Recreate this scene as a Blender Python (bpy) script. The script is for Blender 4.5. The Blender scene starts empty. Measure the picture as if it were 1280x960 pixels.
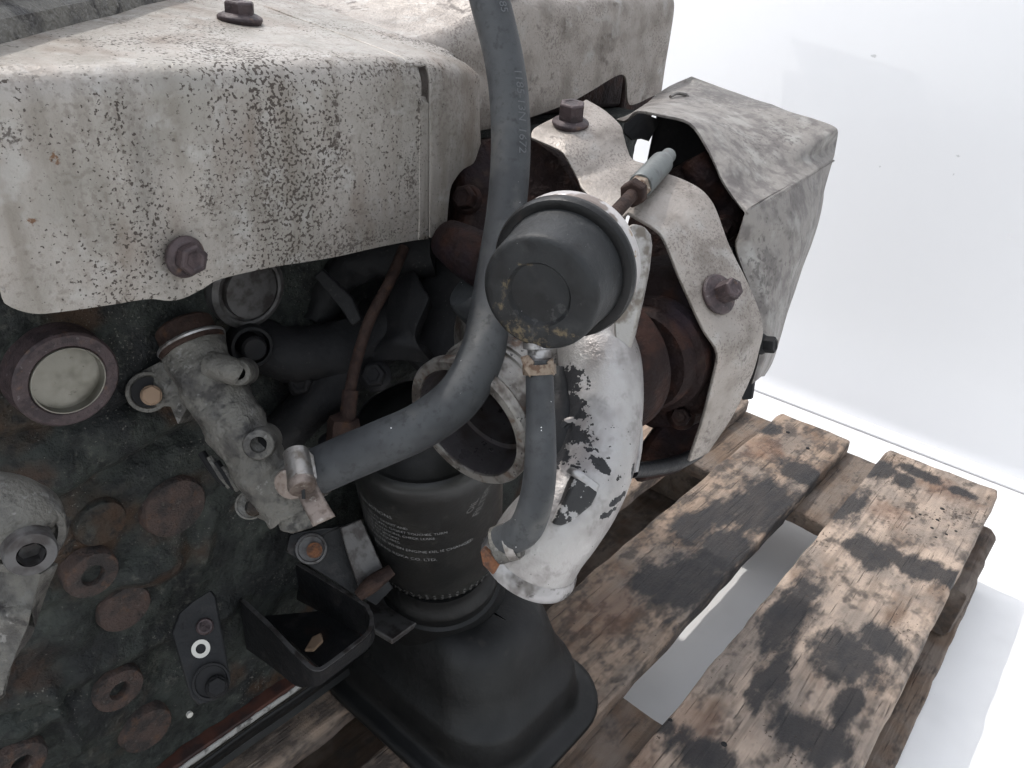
import bpy, bmesh, math, random
from mathutils import Vector, Matrix, noise
from mathutils.geometry import tessellate_polygon
random.seed(7)
R = math.radians
scn = bpy.context.scene
col = scn.collection

# ------------------------------------------------------------------ camera
FPX = 950.0                        # focal length in pixels of the 1280 px wide photograph
CAMZ = 0.694                       # camera height over the floor; pallet top is at 0.144
e1 = Vector((890, -430, 950)).normalized()            # world +X seen from the camera (right, down, forward)
e3 = Vector((-148, 1792, 950)); e3 = (e3 - e1 * e3.dot(e1)).normalized()   # world down
e2 = e3.cross(e1).normalized()
if e2.z < 0: e2 = -e2                                  # world +Y
def rotw(v): v = Vector(v); return Vector((v.dot(e1), v.dot(e2), -v.dot(e3)))
CAM = Vector((0, 0, CAMZ))
cd = bpy.data.cameras.new('camera'); cam = bpy.data.objects.new('camera', cd); col.objects.link(cam)
cd.sensor_width = 36; cd.lens = FPX / 1280 * 36; cd.clip_start = 0.01; cd.clip_end = 200
rx, ry, rz = rotw((1, 0, 0)), rotw((0, -1, 0)), rotw((0, 0, -1))
cam.matrix_world = Matrix(((rx.x, ry.x, rz.x, 0), (rx.y, ry.y, rz.y, 0), (rx.z, ry.z, rz.z, CAMZ), (0, 0, 0, 1)))
scn.camera = cam

# ------------------------------------------------------------------ light
SUN_EL, SUN_ROT = 60.0, 0.0        # sun stands over +Y (behind the engine), light falls towards -Y
w = bpy.data.worlds.new('World'); scn.world = w; w.use_nodes = True
nt = w.node_tree; nt.nodes.clear()
sky = nt.nodes.new('ShaderNodeTexSky'); sky.sky_type = 'NISHITA'; sky.sun_disc = False
sky.sun_elevation = R(SUN_EL); sky.sun_rotation = R(SUN_ROT); sky.dust_density = 1.6; sky.air_density = 1.4; sky.ozone_density = 0.8
bg = nt.nodes.new('ShaderNodeBackground'); bg.inputs['Strength'].default_value = 0.15
wo = nt.nodes.new('ShaderNodeOutputWorld')
hz = nt.nodes.new('ShaderNodeHueSaturation'); hz.inputs['Saturation'].default_value = 0.28   # hazy white daylight
nt.links.new(sky.outputs[0], hz.inputs['Color']); nt.links.new(hz.outputs[0], bg.inputs[0]); nt.links.new(bg.outputs[0], wo.inputs[0])
sl = bpy.data.lights.new('sun', 'SUN'); sl.energy = 0.85; sl.angle = R(0.7); sl.color = (1.0, 0.96, 0.91)
so = bpy.data.objects.new('sun', sl); col.objects.link(so)
sd = Vector((0.0, -math.cos(R(SUN_EL)), -math.sin(R(SUN_EL))))
so.rotation_euler = sd.to_track_quat('-Z', 'Y').to_euler()
vs = scn.view_settings; vs.view_transform = 'Standard'; vs.look = 'None'; vs.exposure = 1.24; vs.gamma = 1.0; vs.use_curve_mapping = False
scn.render.engine = 'CYCLES'; scn.cycles.use_denoising = True; scn.cycles.max_bounces = 5; scn.cycles.use_adaptive_sampling = True; scn.cycles.adaptive_threshold = 0.03

# ------------------------------------------------------------------ points: a pixel of the photograph plus a distance or a plane gives a place
def ray(px, py): return rotw(((px - 640) / FPX, (py - 480) / FPX, 1.0))
def P(px, py, d): return CAM + ray(px, py) * d
def PX(px, py, X): r = ray(px, py); return CAM + r * (X / r.x)
def PY(px, py, Y): r = ray(px, py); return CAM + r * (Y / r.y)
def PZ(px, py, Z): r = ray(px, py); return CAM + r * ((Z - CAMZ) / r.z)
XA, YA, ZA = Vector((1, 0, 0)), Vector((0, 1, 0)), Vector((0, 0, 1))
PT = 0.144                         # pallet top
ENG0 = Vector((0.33, 0.45, PT))    # the engine's base
PAL0 = Vector((0.47, 0.41, 0.0))   # the pallet's base

# ------------------------------------------------------------------ materials
def N(nt, kind, **kw):
    n = nt.nodes.new(kind)
    for k, v in kw.items():
        if k in n.inputs.keys() if hasattr(n.inputs, 'keys') else False: n.inputs[k].default_value = v
        else: setattr(n, k, v)
    return n
def math_n(nt, op, a, b=None, clamp=False):
    n = nt.nodes.new('ShaderNodeMath'); n.operation = op; n.use_clamp = clamp
    for i, v in enumerate((a, b)):
        if v is None: continue
        if isinstance(v, (int, float)): n.inputs[i].default_value = v
        else: nt.links.new(v, n.inputs[i])
    return n.outputs[0]
def noise_n(nt, co, scale, detail=4, rough=0.6, stretch=None, off=0.0):
    src = co
    m = nt.nodes.new('ShaderNodeMapping'); nt.links.new(co, m.inputs[0])
    m.inputs['Location'].default_value = (off, off * 1.7, off * 0.6)
    if stretch: m.inputs['Scale'].default_value = stretch
    t = nt.nodes.new('ShaderNodeTexNoise'); nt.links.new(m.outputs[0], t.inputs['Vector'])
    t.inputs['Scale'].default_value = scale; t.inputs['Detail'].default_value = min(detail, 3); t.inputs['Roughness'].default_value = rough
    return t.outputs['Fac']
def step_n(nt, v, lo, hi):
    n = nt.nodes.new('ShaderNodeMapRange'); n.interpolation_type = 'SMOOTHSTEP'
    nt.links.new(v, n.inputs[0]); n.inputs[1].default_value = lo; n.inputs[2].default_value = hi
    n.inputs[3].default_value = 0; n.inputs[4].default_value = 1
    return n.outputs[0]
def blob_n(nt, co, blobs):
    """smallest scaled distance to a set of ellipsoids (1 = on their edge)"""
    cur = None
    for c, r in blobs:
        s = nt.nodes.new('ShaderNodeVectorMath'); s.operation = 'SUBTRACT'; nt.links.new(co, s.inputs[0]); s.inputs[1].default_value = tuple(c)
        d = nt.nodes.new('ShaderNodeVectorMath'); d.operation = 'DIVIDE'; nt.links.new(s.outputs[0], d.inputs[0]); d.inputs[1].default_value = tuple(r)
        l = nt.nodes.new('ShaderNodeVectorMath'); l.operation = 'LENGTH'; nt.links.new(d.outputs[0], l.inputs[0])
        cur = l.outputs['Value'] if cur is None else math_n(nt, 'MINIMUM', cur, l.outputs['Value'])
    return cur
MATS = {}
SPEC = dict(black_roll=0.25, volute_paint=0.35, cast_iron=0.22, cast_dark=0.2, rust_dark=0.2, rust=0.2, bracket_black=0.3, pan_black=0.35, filter_black=0.4, canister=0.3, rubber=0.38, gasket_red=0.3)
TONE = dict(cast_iron=0.55, cast_dark=0.46, rust_dark=0.27, rust=0.33, rust_bolt=0.75, canister=0.40, black_roll=0.45, filter_black=0.42, pan_black=0.34, bracket_black=0.36, rubber=1.0, volute_paint=0.66, shield=0.64, shield_plain=0.70, shield_dark=0.70, cap_silver=0.75, bright_alloy=0.75, steel=0.65, cast_alloy=0.58, plug_zinc=0.5, inlet_alloy=0.9, rust_orange=0.45, bracket_rim=0.5, gasket=0.7, gasket_red=0.6)
def mat(name, base, rough=0.6, metal=0.0, layers=(), bump=(), rvar=0.15, rscale=60, coat=0.0, spec=0.5):
    m = bpy.data.materials.new(name); m.use_nodes = True; nt = m.node_tree
    b = nt.nodes['Principled BSDF']
    tc = nt.nodes.new('ShaderNodeTexCoord'); co = tc.outputs['Object']
    b.inputs['Metallic'].default_value = metal; b.inputs['Roughness'].default_value = rough; b.inputs['Specular IOR Level'].default_value = spec
    if coat: b.inputs['Coat Weight'].default_value = coat; b.inputs['Coat Roughness'].default_value = 0.15
    b.inputs['Specular IOR Level'].default_value = SPEC.get(name, spec)
    k_ = TONE.get(name, 1.0); base = tuple(c * k_ for c in base); layers = [dict(L, col=tuple(c * (k_ if max(L['col']) > 0.02 else 1) for c in L['col'])) for L in layers]
    rgb = nt.nodes.new('ShaderNodeRGB'); rgb.outputs[0].default_value = (*base, 1); cur = rgb.outputs[0]
    rr = noise_n(nt, co, rscale, 2, 0.65, off=3.3)
    rv = math_n(nt, 'ADD', math_n(nt, 'MULTIPLY', math_n(nt, 'SUBTRACT', rr, 0.5), rvar * 2), rough)
    masks = []
    for i, L in enumerate(layers):
        v = noise_n(nt, co, L.get('scale', 50), L.get('detail', 4), L.get('nr', 0.6), L.get('stretch'), off=1.37 * i + L.get('off', 0))
        if 'mod' in L:
            mv = noise_n(nt, co, L['mod'], 3, 0.5, L.get('mstretch'), off=7.1 + i)
            v = math_n(nt, 'ADD', v, math_n(nt, 'MULTIPLY', math_n(nt, 'SUBTRACT', mv, 0.5), L.get('mamt', 0.5)))
        if 'blobs' in L:
            d = blob_n(nt, co, L['blobs'])
            # noise breaks the outline
            v = math_n(nt, 'SUBTRACT', math_n(nt, 'ADD', 1.0, math_n(nt, 'MULTIPLY', math_n(nt, 'SUBTRACT', v, 0.5), L.get('amp', 1.5))), d)
        f = step_n(nt, v, L['lo'], L['hi'])
        if 'amt' in L: f = math_n(nt, 'MULTIPLY', f, L['amt'])
        mx = nt.nodes.new('ShaderNodeMix'); mx.data_type = 'RGBA'; mx.blend_type = L.get('blend', 'MIX')
        nt.links.new(f, mx.inputs[0]); nt.links.new(cur, mx.inputs[6]); mx.inputs[7].default_value = (*L['col'], 1)
        cur = mx.outputs[2]
        if 'rough' in L:
            rv = math_n(nt, 'ADD', rv, math_n(nt, 'MULTIPLY', f, L['rough'] - rough))
        if 'metal' in L: masks.append((f, L['metal']))
        if 'height' in L: masks.append((f, None, L['height']))
    nt.links.new(cur, b.inputs['Base Color'])
    rv = math_n(nt, 'MAXIMUM', rv, 0.08); nt.links.new(rv, b.inputs['Roughness'])
    hsum = None
    for (sc, st, *rest) in bump:
        h = math_n(nt, 'MULTIPLY', noise_n(nt, co, sc, 3, 0.65, rest[0] if rest else None, off=2.2), st)
        hsum = h if hsum is None else math_n(nt, 'ADD', hsum, h)
    mtv = None
    for mk_ in masks:
        if len(mk_) == 3:
            h = math_n(nt, 'MULTIPLY', mk_[0], mk_[2]); hsum = h if hsum is None else math_n(nt, 'ADD', hsum, h)
        else:
            prev = metal if mtv is None else mtv
            mtv = math_n(nt, 'ADD', prev, math_n(nt, 'MULTIPLY', mk_[0], mk_[1] - metal))
    if mtv is not None: nt.links.new(mtv, b.inputs['Metallic'])
    if hsum is not None:
        bp = nt.nodes.new('ShaderNodeBump'); bp.inputs['Distance'].default_value = 0.001; bp.inputs['Strength'].default_value = 1.0
        nt.links.new(hsum, bp.inputs['Height']); nt.links.new(bp.outputs[0], b.inputs['Normal'])
    MATS[name] = m
    return m
def E(p): return Vector(p) - ENG0
def PL(p): return Vector(p) - PAL0

BROWN = (0.070, 0.048, 0.036)
mat('shield', (0.50, 0.462, 0.420), 0.50, 0.45, [
    dict(col=(0.40, 0.375, 0.335), scale=26, lo=0.42, hi=0.68, detail=6),
    dict(col=(0.30, 0.265, 0.225), scale=60, stretch=(1, 1, 0.12), lo=0.48, hi=0.72, amt=0.75),
    dict(col=(0.62, 0.60, 0.57), scale=70, lo=0.54, hi=0.72, amt=0.6, off=5),
    dict(col=(0.25, 0.215, 0.185), scale=420, detail=3, mod=30, mamt=0.5, lo=0.50, hi=0.70, amt=0.55, off=2),
    dict(col=(0.24, 0.175, 0.13), scale=30, detail=3, stretch=(1, 1, 0.35), lo=0.48, hi=0.72, amt=0.65, off=6),
    dict(col=(0.050, 0.034, 0.026), scale=640, detail=2, nr=0.5, mod=20, mstretch=(1, 1, 0.4), mamt=0.70, lo=0.600, hi=0.665, amt=0.9, rough=0.85, metal=0.0),
    dict(col=(0.10, 0.08, 0.065), scale=300, detail=3, mod=11, mstretch=(1, 1, 0.28), mamt=0.85, lo=0.66, hi=0.76, amt=0.8, rough=0.85, metal=0.0, off=3),
    dict(col=(0.075, 0.055, 0.045), scale=560, detail=3, amp=6.0, blobs=[(E(PY(515, 225, 0.30)), (0.008, 0.03, 0.020)), (E(PY(440, 305, 0.30)), (0.05, 0.03, 0.006)),
        (E(PY(500, 85, 0.30)), (0.05, 0.02, 0.007)), (E(PY(525, 150, 0.30)), (0.003, 0.02, 0.04)), (E(PY(420, 150, 0.30)), (0.004, 0.02, 0.05)), (E(PY(330, 200, 0.30)), (0.004, 0.02, 0.04)), (E(PY(10, 170, 0.30)), (0.012, 0.02, 0.006)), (E(PY(260, 250, 0.30)), (0.006, 0.02, 0.012))], lo=0.5, hi=1.3, amt=0.75, rough=0.85),
    dict(col=(0.20, 0.085, 0.03), scale=500, amp=4.0, blobs=[(E(PY(40, 277, 0.30)), (0.003, 0.02, 0.0022)), (E(PY(70, 200, 0.30)), (0.002, 0.02, 0.003))], lo=0.2, hi=0.8, amt=0.85),
], bump=[(500, 0.30), (45, 0.7)], rvar=0.18)
mat('shield_plain', (0.43, 0.385, 0.345), 0.50, 0.45, [
    dict(col=(0.27, 0.235, 0.205), scale=44, lo=0.42, hi=0.7, detail=7),
    dict(col=(0.52, 0.50, 0.47), scale=55, lo=0.52, hi=0.74, amt=0.7, off=4),
    dict(col=(0.15, 0.12, 0.105), scale=160, mod=22, mamt=0.9, lo=0.62, hi=0.78, amt=0.7, rough=0.8, metal=0.0),
    dict(col=(0.15, 0.12, 0.105), scale=760, detail=2, mod=35, mamt=0.5, lo=0.56, hi=0.70, amt=0.6),
], bump=[(420, 0.5), (60, 1.0)], rvar=0.18)
mat('shield_dark', (0.32, 0.295, 0.27), 0.54, 0.35, [
    dict(col=(0.19, 0.17, 0.16), scale=70, lo=0.42, hi=0.64, detail=7),
    dict(col=(0.43, 0.415, 0.385), scale=58, lo=0.50, hi=0.70, amt=0.8, off=4, detail=7),
    dict(col=(0.11, 0.095, 0.09), scale=300, mod=16, mamt=0.8, lo=0.56, hi=0.70, amt=0.7),
    dict(col=(0.13, 0.12, 0.115), scale=120, amp=2.4, blobs=[(E(P(905, 118, 0.60)), (0.05, 0.06, 0.02)), (E(P(1000, 160, 0.59)), (0.03, 0.05, 0.02)), (E(P(850, 120, 0.57)), (0.03, 0.02, 0.02))], lo=0.0, hi=0.9, amt=0.6),
    dict(col=(0.52, 0.50, 0.45), scale=500, stretch=(1, 1, 0.05), mod=20, mamt=0.5, lo=0.66, hi=0.74, amt=0.6),
], bump=[(420, 0.6), (60, 1.0)], rvar=0.15)
mat('cast_iron', (0.048, 0.055, 0.050), 0.66, 0.0, [
    dict(col=(0.024, 0.026, 0.027), scale=30, lo=0.42, hi=0.62, detail=7),
    dict(col=(0.088, 0.098, 0.086), scale=42, lo=0.52, hi=0.74, amt=0.8, off=3, detail=7),
    dict(col=(0.085, 0.047, 0.027), scale=18, lo=0.54, hi=0.70, amt=0.8, off=8, detail=6),
    dict(col=(0.075, 0.042, 0.028), scale=60, amp=1.8, blobs=[(E(PY(20, 840, 0.37)), (0.02, 0.05, 0.03)), (E(PY(190, 715, 0.37)), (0.03, 0.05, 0.012)), (E(PY(20, 600, 0.37)), (0.02, 0.05, 0.012)),
        (E(PY(230, 610, 0.37)), (0.022, 0.05, 0.012))], lo=0.0, hi=0.9, amt=0.75),
    dict(col=(0.020, 0.021, 0.022), scale=130, detail=3, nr=0.7, lo=0.48, hi=0.66, amt=0.75, off=11),
    dict(col=(0.125, 0.125, 0.108), scale=190, detail=3, nr=0.7, mod=22, mamt=0.5, lo=0.58, hi=0.76, amt=0.65, off=14),
    dict(col=(0.22, 0.21, 0.19), scale=700, detail=1, mod=30, mamt=0.4, lo=0.735, hi=0.76, amt=0.8),
], bump=[(350, 1.3), (90, 2.2)], rvar=0.2)
mat('cast_dark', (0.022, 0.022, 0.024), 0.62, 0.0, [
    dict(col=(0.045, 0.042, 0.042), scale=35, lo=0.5, hi=0.75, detail=6),
    dict(col=(0.10, 0.095, 0.09), scale=500, detail=2, mod=40, mamt=0.5, lo=0.70, hi=0.76, amt=0.6),
], bump=[(260, 0.5), (40, 1.0)], rvar=0.2)
mat('rust_dark', (0.044, 0.021, 0.019), 0.72, 0.0, [
    dict(col=(0.105, 0.042, 0.028), scale=60, lo=0.44, hi=0.66, detail=7),
    dict(col=(0.016, 0.011, 0.016), scale=22, lo=0.5, hi=0.7, amt=0.9, off=4),
    dict(col=(0.13, 0.085, 0.065), scale=110, mod=20, mamt=0.7, lo=0.64, hi=0.80, amt=0.6),
], bump=[(300, 1.2), (80, 2.4)], rvar=0.15)
mat('rust', (0.115, 0.070, 0.056), 0.78, 0.0, [
    dict(col=(0.055, 0.032, 0.028), scale=90, lo=0.42, hi=0.66, detail=6),
    dict(col=(0.19, 0.095, 0.05), scale=150, lo=0.56, hi=0.74, amt=0.7, off=5),
], bump=[(600, 0.5), (150, 0.8)])
mat('plug_rust', (0.058, 0.041, 0.036), 0.75, 0.0, [dict(col=(0.030, 0.026, 0.025), scale=70, lo=0.42, hi=0.62), dict(col=(0.085, 0.048, 0.032), scale=130, lo=0.54, hi=0.72, amt=0.7, off=5), dict(col=(0.11, 0.10, 0.09), scale=300, lo=0.62, hi=0.74, amt=0.6, off=8)], bump=[(600, 0.8), (150, 1.4)], spec=0.25)
mat('rust_bolt', (0.085, 0.060, 0.062), 0.55, 0.25, [
    dict(col=(0.045, 0.032, 0.035), scale=140, lo=0.42, hi=0.62, detail=6),
    dict(col=(0.17, 0.10, 0.065), scale=190, lo=0.58, hi=0.76, amt=0.7, off=5),
    dict(col=(0.22, 0.20, 0.20), scale=420, lo=0.64, hi=0.72, amt=0.6, off=9),
], bump=[(700, 0.35), (180, 0.6)])
mat('rust_orange', (0.30, 0.115, 0.045), 0.8, 0.0, [
    dict(col=(0.13, 0.06, 0.035), scale=220, lo=0.42, hi=0.66, detail=6), dict(col=(0.40, 0.19, 0.09), scale=300, lo=0.58, hi=0.74, amt=0.6, off=5)], bump=[(700, 0.6)])
mat('clamp_rust', (0.21, 0.165, 0.125), 0.5, 0.6, [
    dict(col=(0.095, 0.055, 0.034), scale=260, lo=0.48, hi=0.64, detail=6, metal=0.0, rough=0.8), dict(col=(0.42, 0.38, 0.33), scale=300, lo=0.6, hi=0.72, off=6)], bump=[(700, 0.3)])
mat('cast_alloy', (0.20, 0.19, 0.168), 0.58, 0.2, [
    dict(col=(0.075, 0.070, 0.066), scale=55, lo=0.44, hi=0.66, detail=7),
    dict(col=(0.28, 0.275, 0.26), scale=75, lo=0.54, hi=0.74, amt=0.75, off=4, detail=6),
    dict(col=(0.030, 0.027, 0.027), scale=110, mod=30, mamt=0.9, lo=0.56, hi=0.72, amt=0.85),
    dict(col=(0.36, 0.35, 0.33), scale=260, mod=40, mamt=0.6, lo=0.64, hi=0.74, amt=0.7, off=6),
], bump=[(500, 1.0), (110, 2.0)], rvar=0.2)
mat('bright_alloy', (0.42, 0.41, 0.41), 0.34, 0.75, [
    dict(col=(0.16, 0.145, 0.135), scale=60, lo=0.46, hi=0.66, detail=7, rough=0.6),
    dict(col=(0.06, 0.05, 0.045), scale=150, mod=30, mamt=0.8, lo=0.62, hi=0.76, amt=0.8, rough=0.7),
], bump=[(500, 0.25), (90, 0.5)], rvar=0.2)
mat('inlet_alloy', (0.30, 0.285, 0.265), 0.42, 0.6, [
    dict(col=(0.10, 0.085, 0.075), scale=70, lo=0.44, hi=0.64, detail=7, rough=0.55),
    dict(col=(0.14, 0.085, 0.055), scale=120, lo=0.56, hi=0.70, amt=0.7, off=4),
    dict(col=(0.03, 0.027, 0.027), scale=240, lo=0.62, hi=0.68, amt=0.9, off=9),
], bump=[(500, 0.4), (90, 0.7)], rvar=0.22)
mat('inlet_bore', (0.15, 0.14, 0.15), 0.34, 0.7, [dict(col=(0.085, 0.070, 0.062), scale=30, lo=0.45, hi=0.7), dict(col=(0.02, 0.018, 0.02), scale=190, lo=0.64, hi=0.70, amt=0.8, off=4)], bump=[(300, 0.3)], rvar=0.2)
mat('steel', (0.46, 0.44, 0.42), 0.36, 0.85, [
    dict(col=(0.25, 0.22, 0.19), scale=120, lo=0.46, hi=0.66, detail=6, rough=0.55), dict(col=(0.15, 0.10, 0.075), scale=260, lo=0.62, hi=0.72, amt=0.8, metal=0.2)], bump=[(600, 0.25)], rvar=0.2)
volute_chips = [
    (E(P(700, 470, 0.385)), (0.004, 0.02, 0.014)), (E(P(702, 505, 0.380)), (0.005, 0.02, 0.014)), (E(P(705, 545, 0.375)), (0.006, 0.02, 0.012)), (E(P(700, 580, 0.370)), (0.006, 0.02, 0.010)),
    (E(P(744, 581, 0.362)), (0.0040, 0.012, 0.0046)), (E(P(716, 545, 0.366)), (0.0030, 0.012, 0.005)), (E(P(762, 618, 0.366)), (0.008, 0.012, 0.0024)), (E(P(748, 636, 0.362)), (0.008, 0.012, 0.0022)), (E(P(785, 585, 0.375)), (0.003, 0.012, 0.005))]
mat('volute_paint', (0.56, 0.54, 0.525), 0.44, 0.6, [
    dict(col=(0.36, 0.335, 0.325), scale=34, lo=0.42, hi=0.66, detail=6),
    dict(col=(0.60, 0.59, 0.58), scale=60, lo=0.54, hi=0.7, amt=0.6, detail=6, off=7),
    dict(col=(0.22, 0.20, 0.185), scale=95, lo=0.55, hi=0.75, amt=0.5, detail=6, off=4),
    dict(col=(0.014, 0.014, 0.016), scale=170, detail=6, nr=0.7, amp=2.0, blobs=volute_chips, lo=0.12, hi=0.20, rough=0.6, metal=0.0),
    dict(col=(0.03, 0.028, 0.028), scale=260, detail=3, mod=30, mamt=0.5, lo=0.690, hi=0.715, rough=0.7, metal=0.0),
], bump=[(420, 0.55), (60, 0.9)], rvar=0.18)
mat('volute_pad', (0.012, 0.012, 0.013), 0.6, 0.0, [dict(col=(0.30, 0.29, 0.285), scale=130, detail=3, nr=0.7, lo=0.56, hi=0.60)], bump=[(300, 0.5)])
mat('canister', (0.040, 0.043, 0.046), 0.52, 0.0, [
    dict(col=(0.022, 0.022, 0.023), scale=45, lo=0.45, hi=0.65, detail=6),
    dict(col=(0.075, 0.078, 0.08), scale=70, lo=0.52, hi=0.72, amt=0.7, off=5, detail=7),
    dict(col=(0.36, 0.28, 0.17), scale=380, detail=6, nr=0.75, amp=4.0, blobs=[(E(P(648, 411, 0.326)), (0.012, 0.010, 0.0055)), (E(P(668, 425, 0.326)), (0.010, 0.010, 0.0035)), (E(P(700, 415, 0.3175)), (0.006, 0.010, 0.0028)), (E(P(632, 358, 0.317)), (0.0016, 0.004, 0.0065)), (E(P(652, 331, 0.308)), (0.007, 0.004, 0.0011)), (E(P(625, 380, 0.322)), (0.002, 0.004, 0.004))], lo=0.2, hi=1.3, amt=0.75, rough=0.75),
    dict(col=(0.012, 0.012, 0.012), scale=260, amp=2.4, blobs=[(E(P(690, 290, 0.325)), (0.006, 0.01, 0.0022)), (E(P(722, 297, 0.33)), (0.004, 0.01, 0.003))], lo=0.1, hi=0.3, amt=0.9, rough=0.8),
    dict(col=(0.42, 0.42, 0.42), scale=620, detail=1, mod=35, mamt=0.4, lo=0.80, hi=0.82),
    dict(col=(0.13, 0.13, 0.13), scale=240, detail=3, mod=28, mamt=0.7, lo=0.62, hi=0.74, amt=0.6, off=8),
], bump=[(420, 0.3)], rvar=0.2)
mat('black_roll', (0.017, 0.017, 0.018), 0.42, 0.0, [dict(col=(0.09, 0.06, 0.05), scale=60, lo=0.55, hi=0.75, amt=0.7, detail=6)], bump=[(300, 0.3)])
mat('cap_silver', (0.60, 0.57, 0.56), 0.46, 0.35, [
    dict(col=(0.24, 0.20, 0.18), scale=62, lo=0.50, hi=0.58, detail=7, rough=0.65),
    dict(col=(0.26, 0.16, 0.06), scale=150, lo=0.60, hi=0.68, amt=0.8, off=4)], bump=[(300, 0.3)], rvar=0.15)
mat('rubber', (0.048, 0.051, 0.054), 0.60, 0.0, [
    dict(col=(0.030, 0.032, 0.035), scale=28, lo=0.42, hi=0.62, detail=5),
    dict(col=(0.12, 0.115, 0.105), scale=26, lo=0.54, hi=0.78, amt=0.7, off=5, detail=7),
    dict(col=(0.020, 0.021, 0.023), scale=260, detail=3, lo=0.50, hi=0.72, amt=0.7, off=9),
    dict(col=(0.60, 0.60, 0.60), scale=520, detail=1, mod=40, mamt=0.4, lo=0.815, hi=0.83),
], bump=[(900, 0.10), (60, 0.3)], rvar=0.15)
mat('filter_black', (0.020, 0.021, 0.021), 0.40, 0.0, [
    dict(col=(0.052, 0.052, 0.048), scale=22, lo=0.45, hi=0.75, detail=5),
    dict(col=(0.10, 0.095, 0.085), scale=90, lo=0.62, hi=0.78, amt=0.5, off=5, detail=6)], bump=[(300, 0.15), (40, 0.2)], rvar=0.15)
mat('pan_black', (0.010, 0.011, 0.012), 0.50, 0.0, [
    dict(col=(0.024, 0.024, 0.026), scale=16, lo=0.45, hi=0.7, detail=5),
    dict(col=(0.055, 0.05, 0.045), scale=90, mod=18, mamt=0.6, lo=0.66, hi=0.80, amt=0.6, detail=6)], bump=[(300, 0.2), (40, 0.5)], rvar=0.16)
mat('bracket_black', (0.022, 0.023, 0.026), 0.50, 0.1, [
    dict(col=(0.075, 0.068, 0.066), scale=55, lo=0.54, hi=0.72, amt=0.8, detail=7),
    dict(col=(0.07, 0.04, 0.03), scale=40, lo=0.58, hi=0.74, amt=0.7, off=6)], bump=[(350, 0.4), (60, 0.6)], rvar=0.2)
mat('bracket_rim', (0.17, 0.165, 0.165), 0.5, 0.4, [dict(col=(0.07, 0.06, 0.058), scale=90, lo=0.45, hi=0.65, detail=6)], bump=[(400, 0.3)])
mat('plug_zinc', (0.40, 0.385, 0.33), 0.42, 0.6, [dict(col=(0.19, 0.175, 0.14), scale=45, lo=0.45, hi=0.7, detail=6), dict(col=(0.12, 0.10, 0.08), scale=200, lo=0.62, hi=0.72, amt=0.6)], bump=[(300, 0.15), (30, 0.4)], rvar=0.1)
mat('gasket', (0.42, 0.41, 0.39), 0.7, 0.0, [dict(col=(0.16, 0.15, 0.14), scale=150, lo=0.5, hi=0.65)], bump=[(300, 0.8)])
mat('gasket_red', (0.11, 0.045, 0.032), 0.65, 0.0, [dict(col=(0.05, 0.03, 0.028), scale=60, lo=0.45, hi=0.65)], bump=[(300, 0.4)])
mat('white_print', (0.15, 0.15, 0.15), 0.6)
mat('worn_print', (0.085, 0.085, 0.082), 0.6)
mat('hose_print', (0.085, 0.09, 0.095), 0.6)
mat('paint_mark', (0.55, 0.54, 0.50), 0.6)
mat('black_void', (0.006, 0.006, 0.007), 0.8)
mat('chip_wood', (0.22, 0.15, 0.10), 0.85, layers=[dict(col=(0.12, 0.08, 0.05), scale=100, lo=0.45, hi=0.65)])
mat('steel_brown', (0.20, 0.165, 0.145), 0.45, 0.6, [dict(col=(0.10, 0.075, 0.062), scale=150, lo=0.44, hi=0.66), dict(col=(0.36, 0.33, 0.30), scale=260, lo=0.6, hi=0.72, off=5, amt=0.7)], bump=[(500, 0.4)], rvar=0.2)
mat('teal_sleeve', (0.135, 0.145, 0.142), 0.5, 0.5, [dict(col=(0.10, 0.10, 0.10), scale=120, lo=0.5, hi=0.7)], bump=[(300, 0.2)])

def blot(px, py, rx_, ry_): return (PL(PZ(px, py, PT)), (rx_ * 1.15, ry_ * 1.18, 0.2))
dark_stains_shade = [blot(1045, 625, 0.055, 0.034), blot(1085, 690, 0.030, 0.030), blot(1145, 708, 0.022, 0.050), blot(1190, 725, 0.020, 0.030),
    blot(990, 765, 0.075, 0.020), blot(965, 850, 0.045, 0.014), blot(1060, 825, 0.042, 0.034), blot(1100, 800, 0.025, 0.022), blot(1000, 915, 0.026, 0.022), blot(1030, 935, 0.026, 0.024), blot(1060, 880, 0.03, 0.012),
    blot(860, 725, 0.060, 0.036), blot(815, 725, 0.03, 0.02), blot(905, 690, 0.05, 0.03), blot(950, 630, 0.075, 0.040), blot(900, 640, 0.04, 0.02), blot(1000, 590, 0.03, 0.03),  # oil stains, plus the engine's shadow on the inner board painted as blots
    blot(1095, 585, 0.03, 0.03), blot(1150, 592, 0.014, 0.03), blot(1200, 615, 0.012, 0.02), blot(1130, 600, 0.02, 0.016), blot(960, 535, 0.02, 0.02), blot(1010, 650, 0.04, 0.016), blot(870, 655, 0.05, 0.022), blot(880, 945, 0.02, 0.03), blot(820, 900, 0.012, 0.02), blot(925, 735, 0.02, 0.014)]
brown_stains = [blot(1110, 640, 0.030, 0.030), blot(870, 900, 0.03, 0.03), blot(780, 930, 0.05, 0.03), blot(1180, 610, 0.03, 0.04), blot(760, 760, 0.06, 0.03), blot(955, 560, 0.04, 0.03)]
GR = (0.045, 1, 1)
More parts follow.
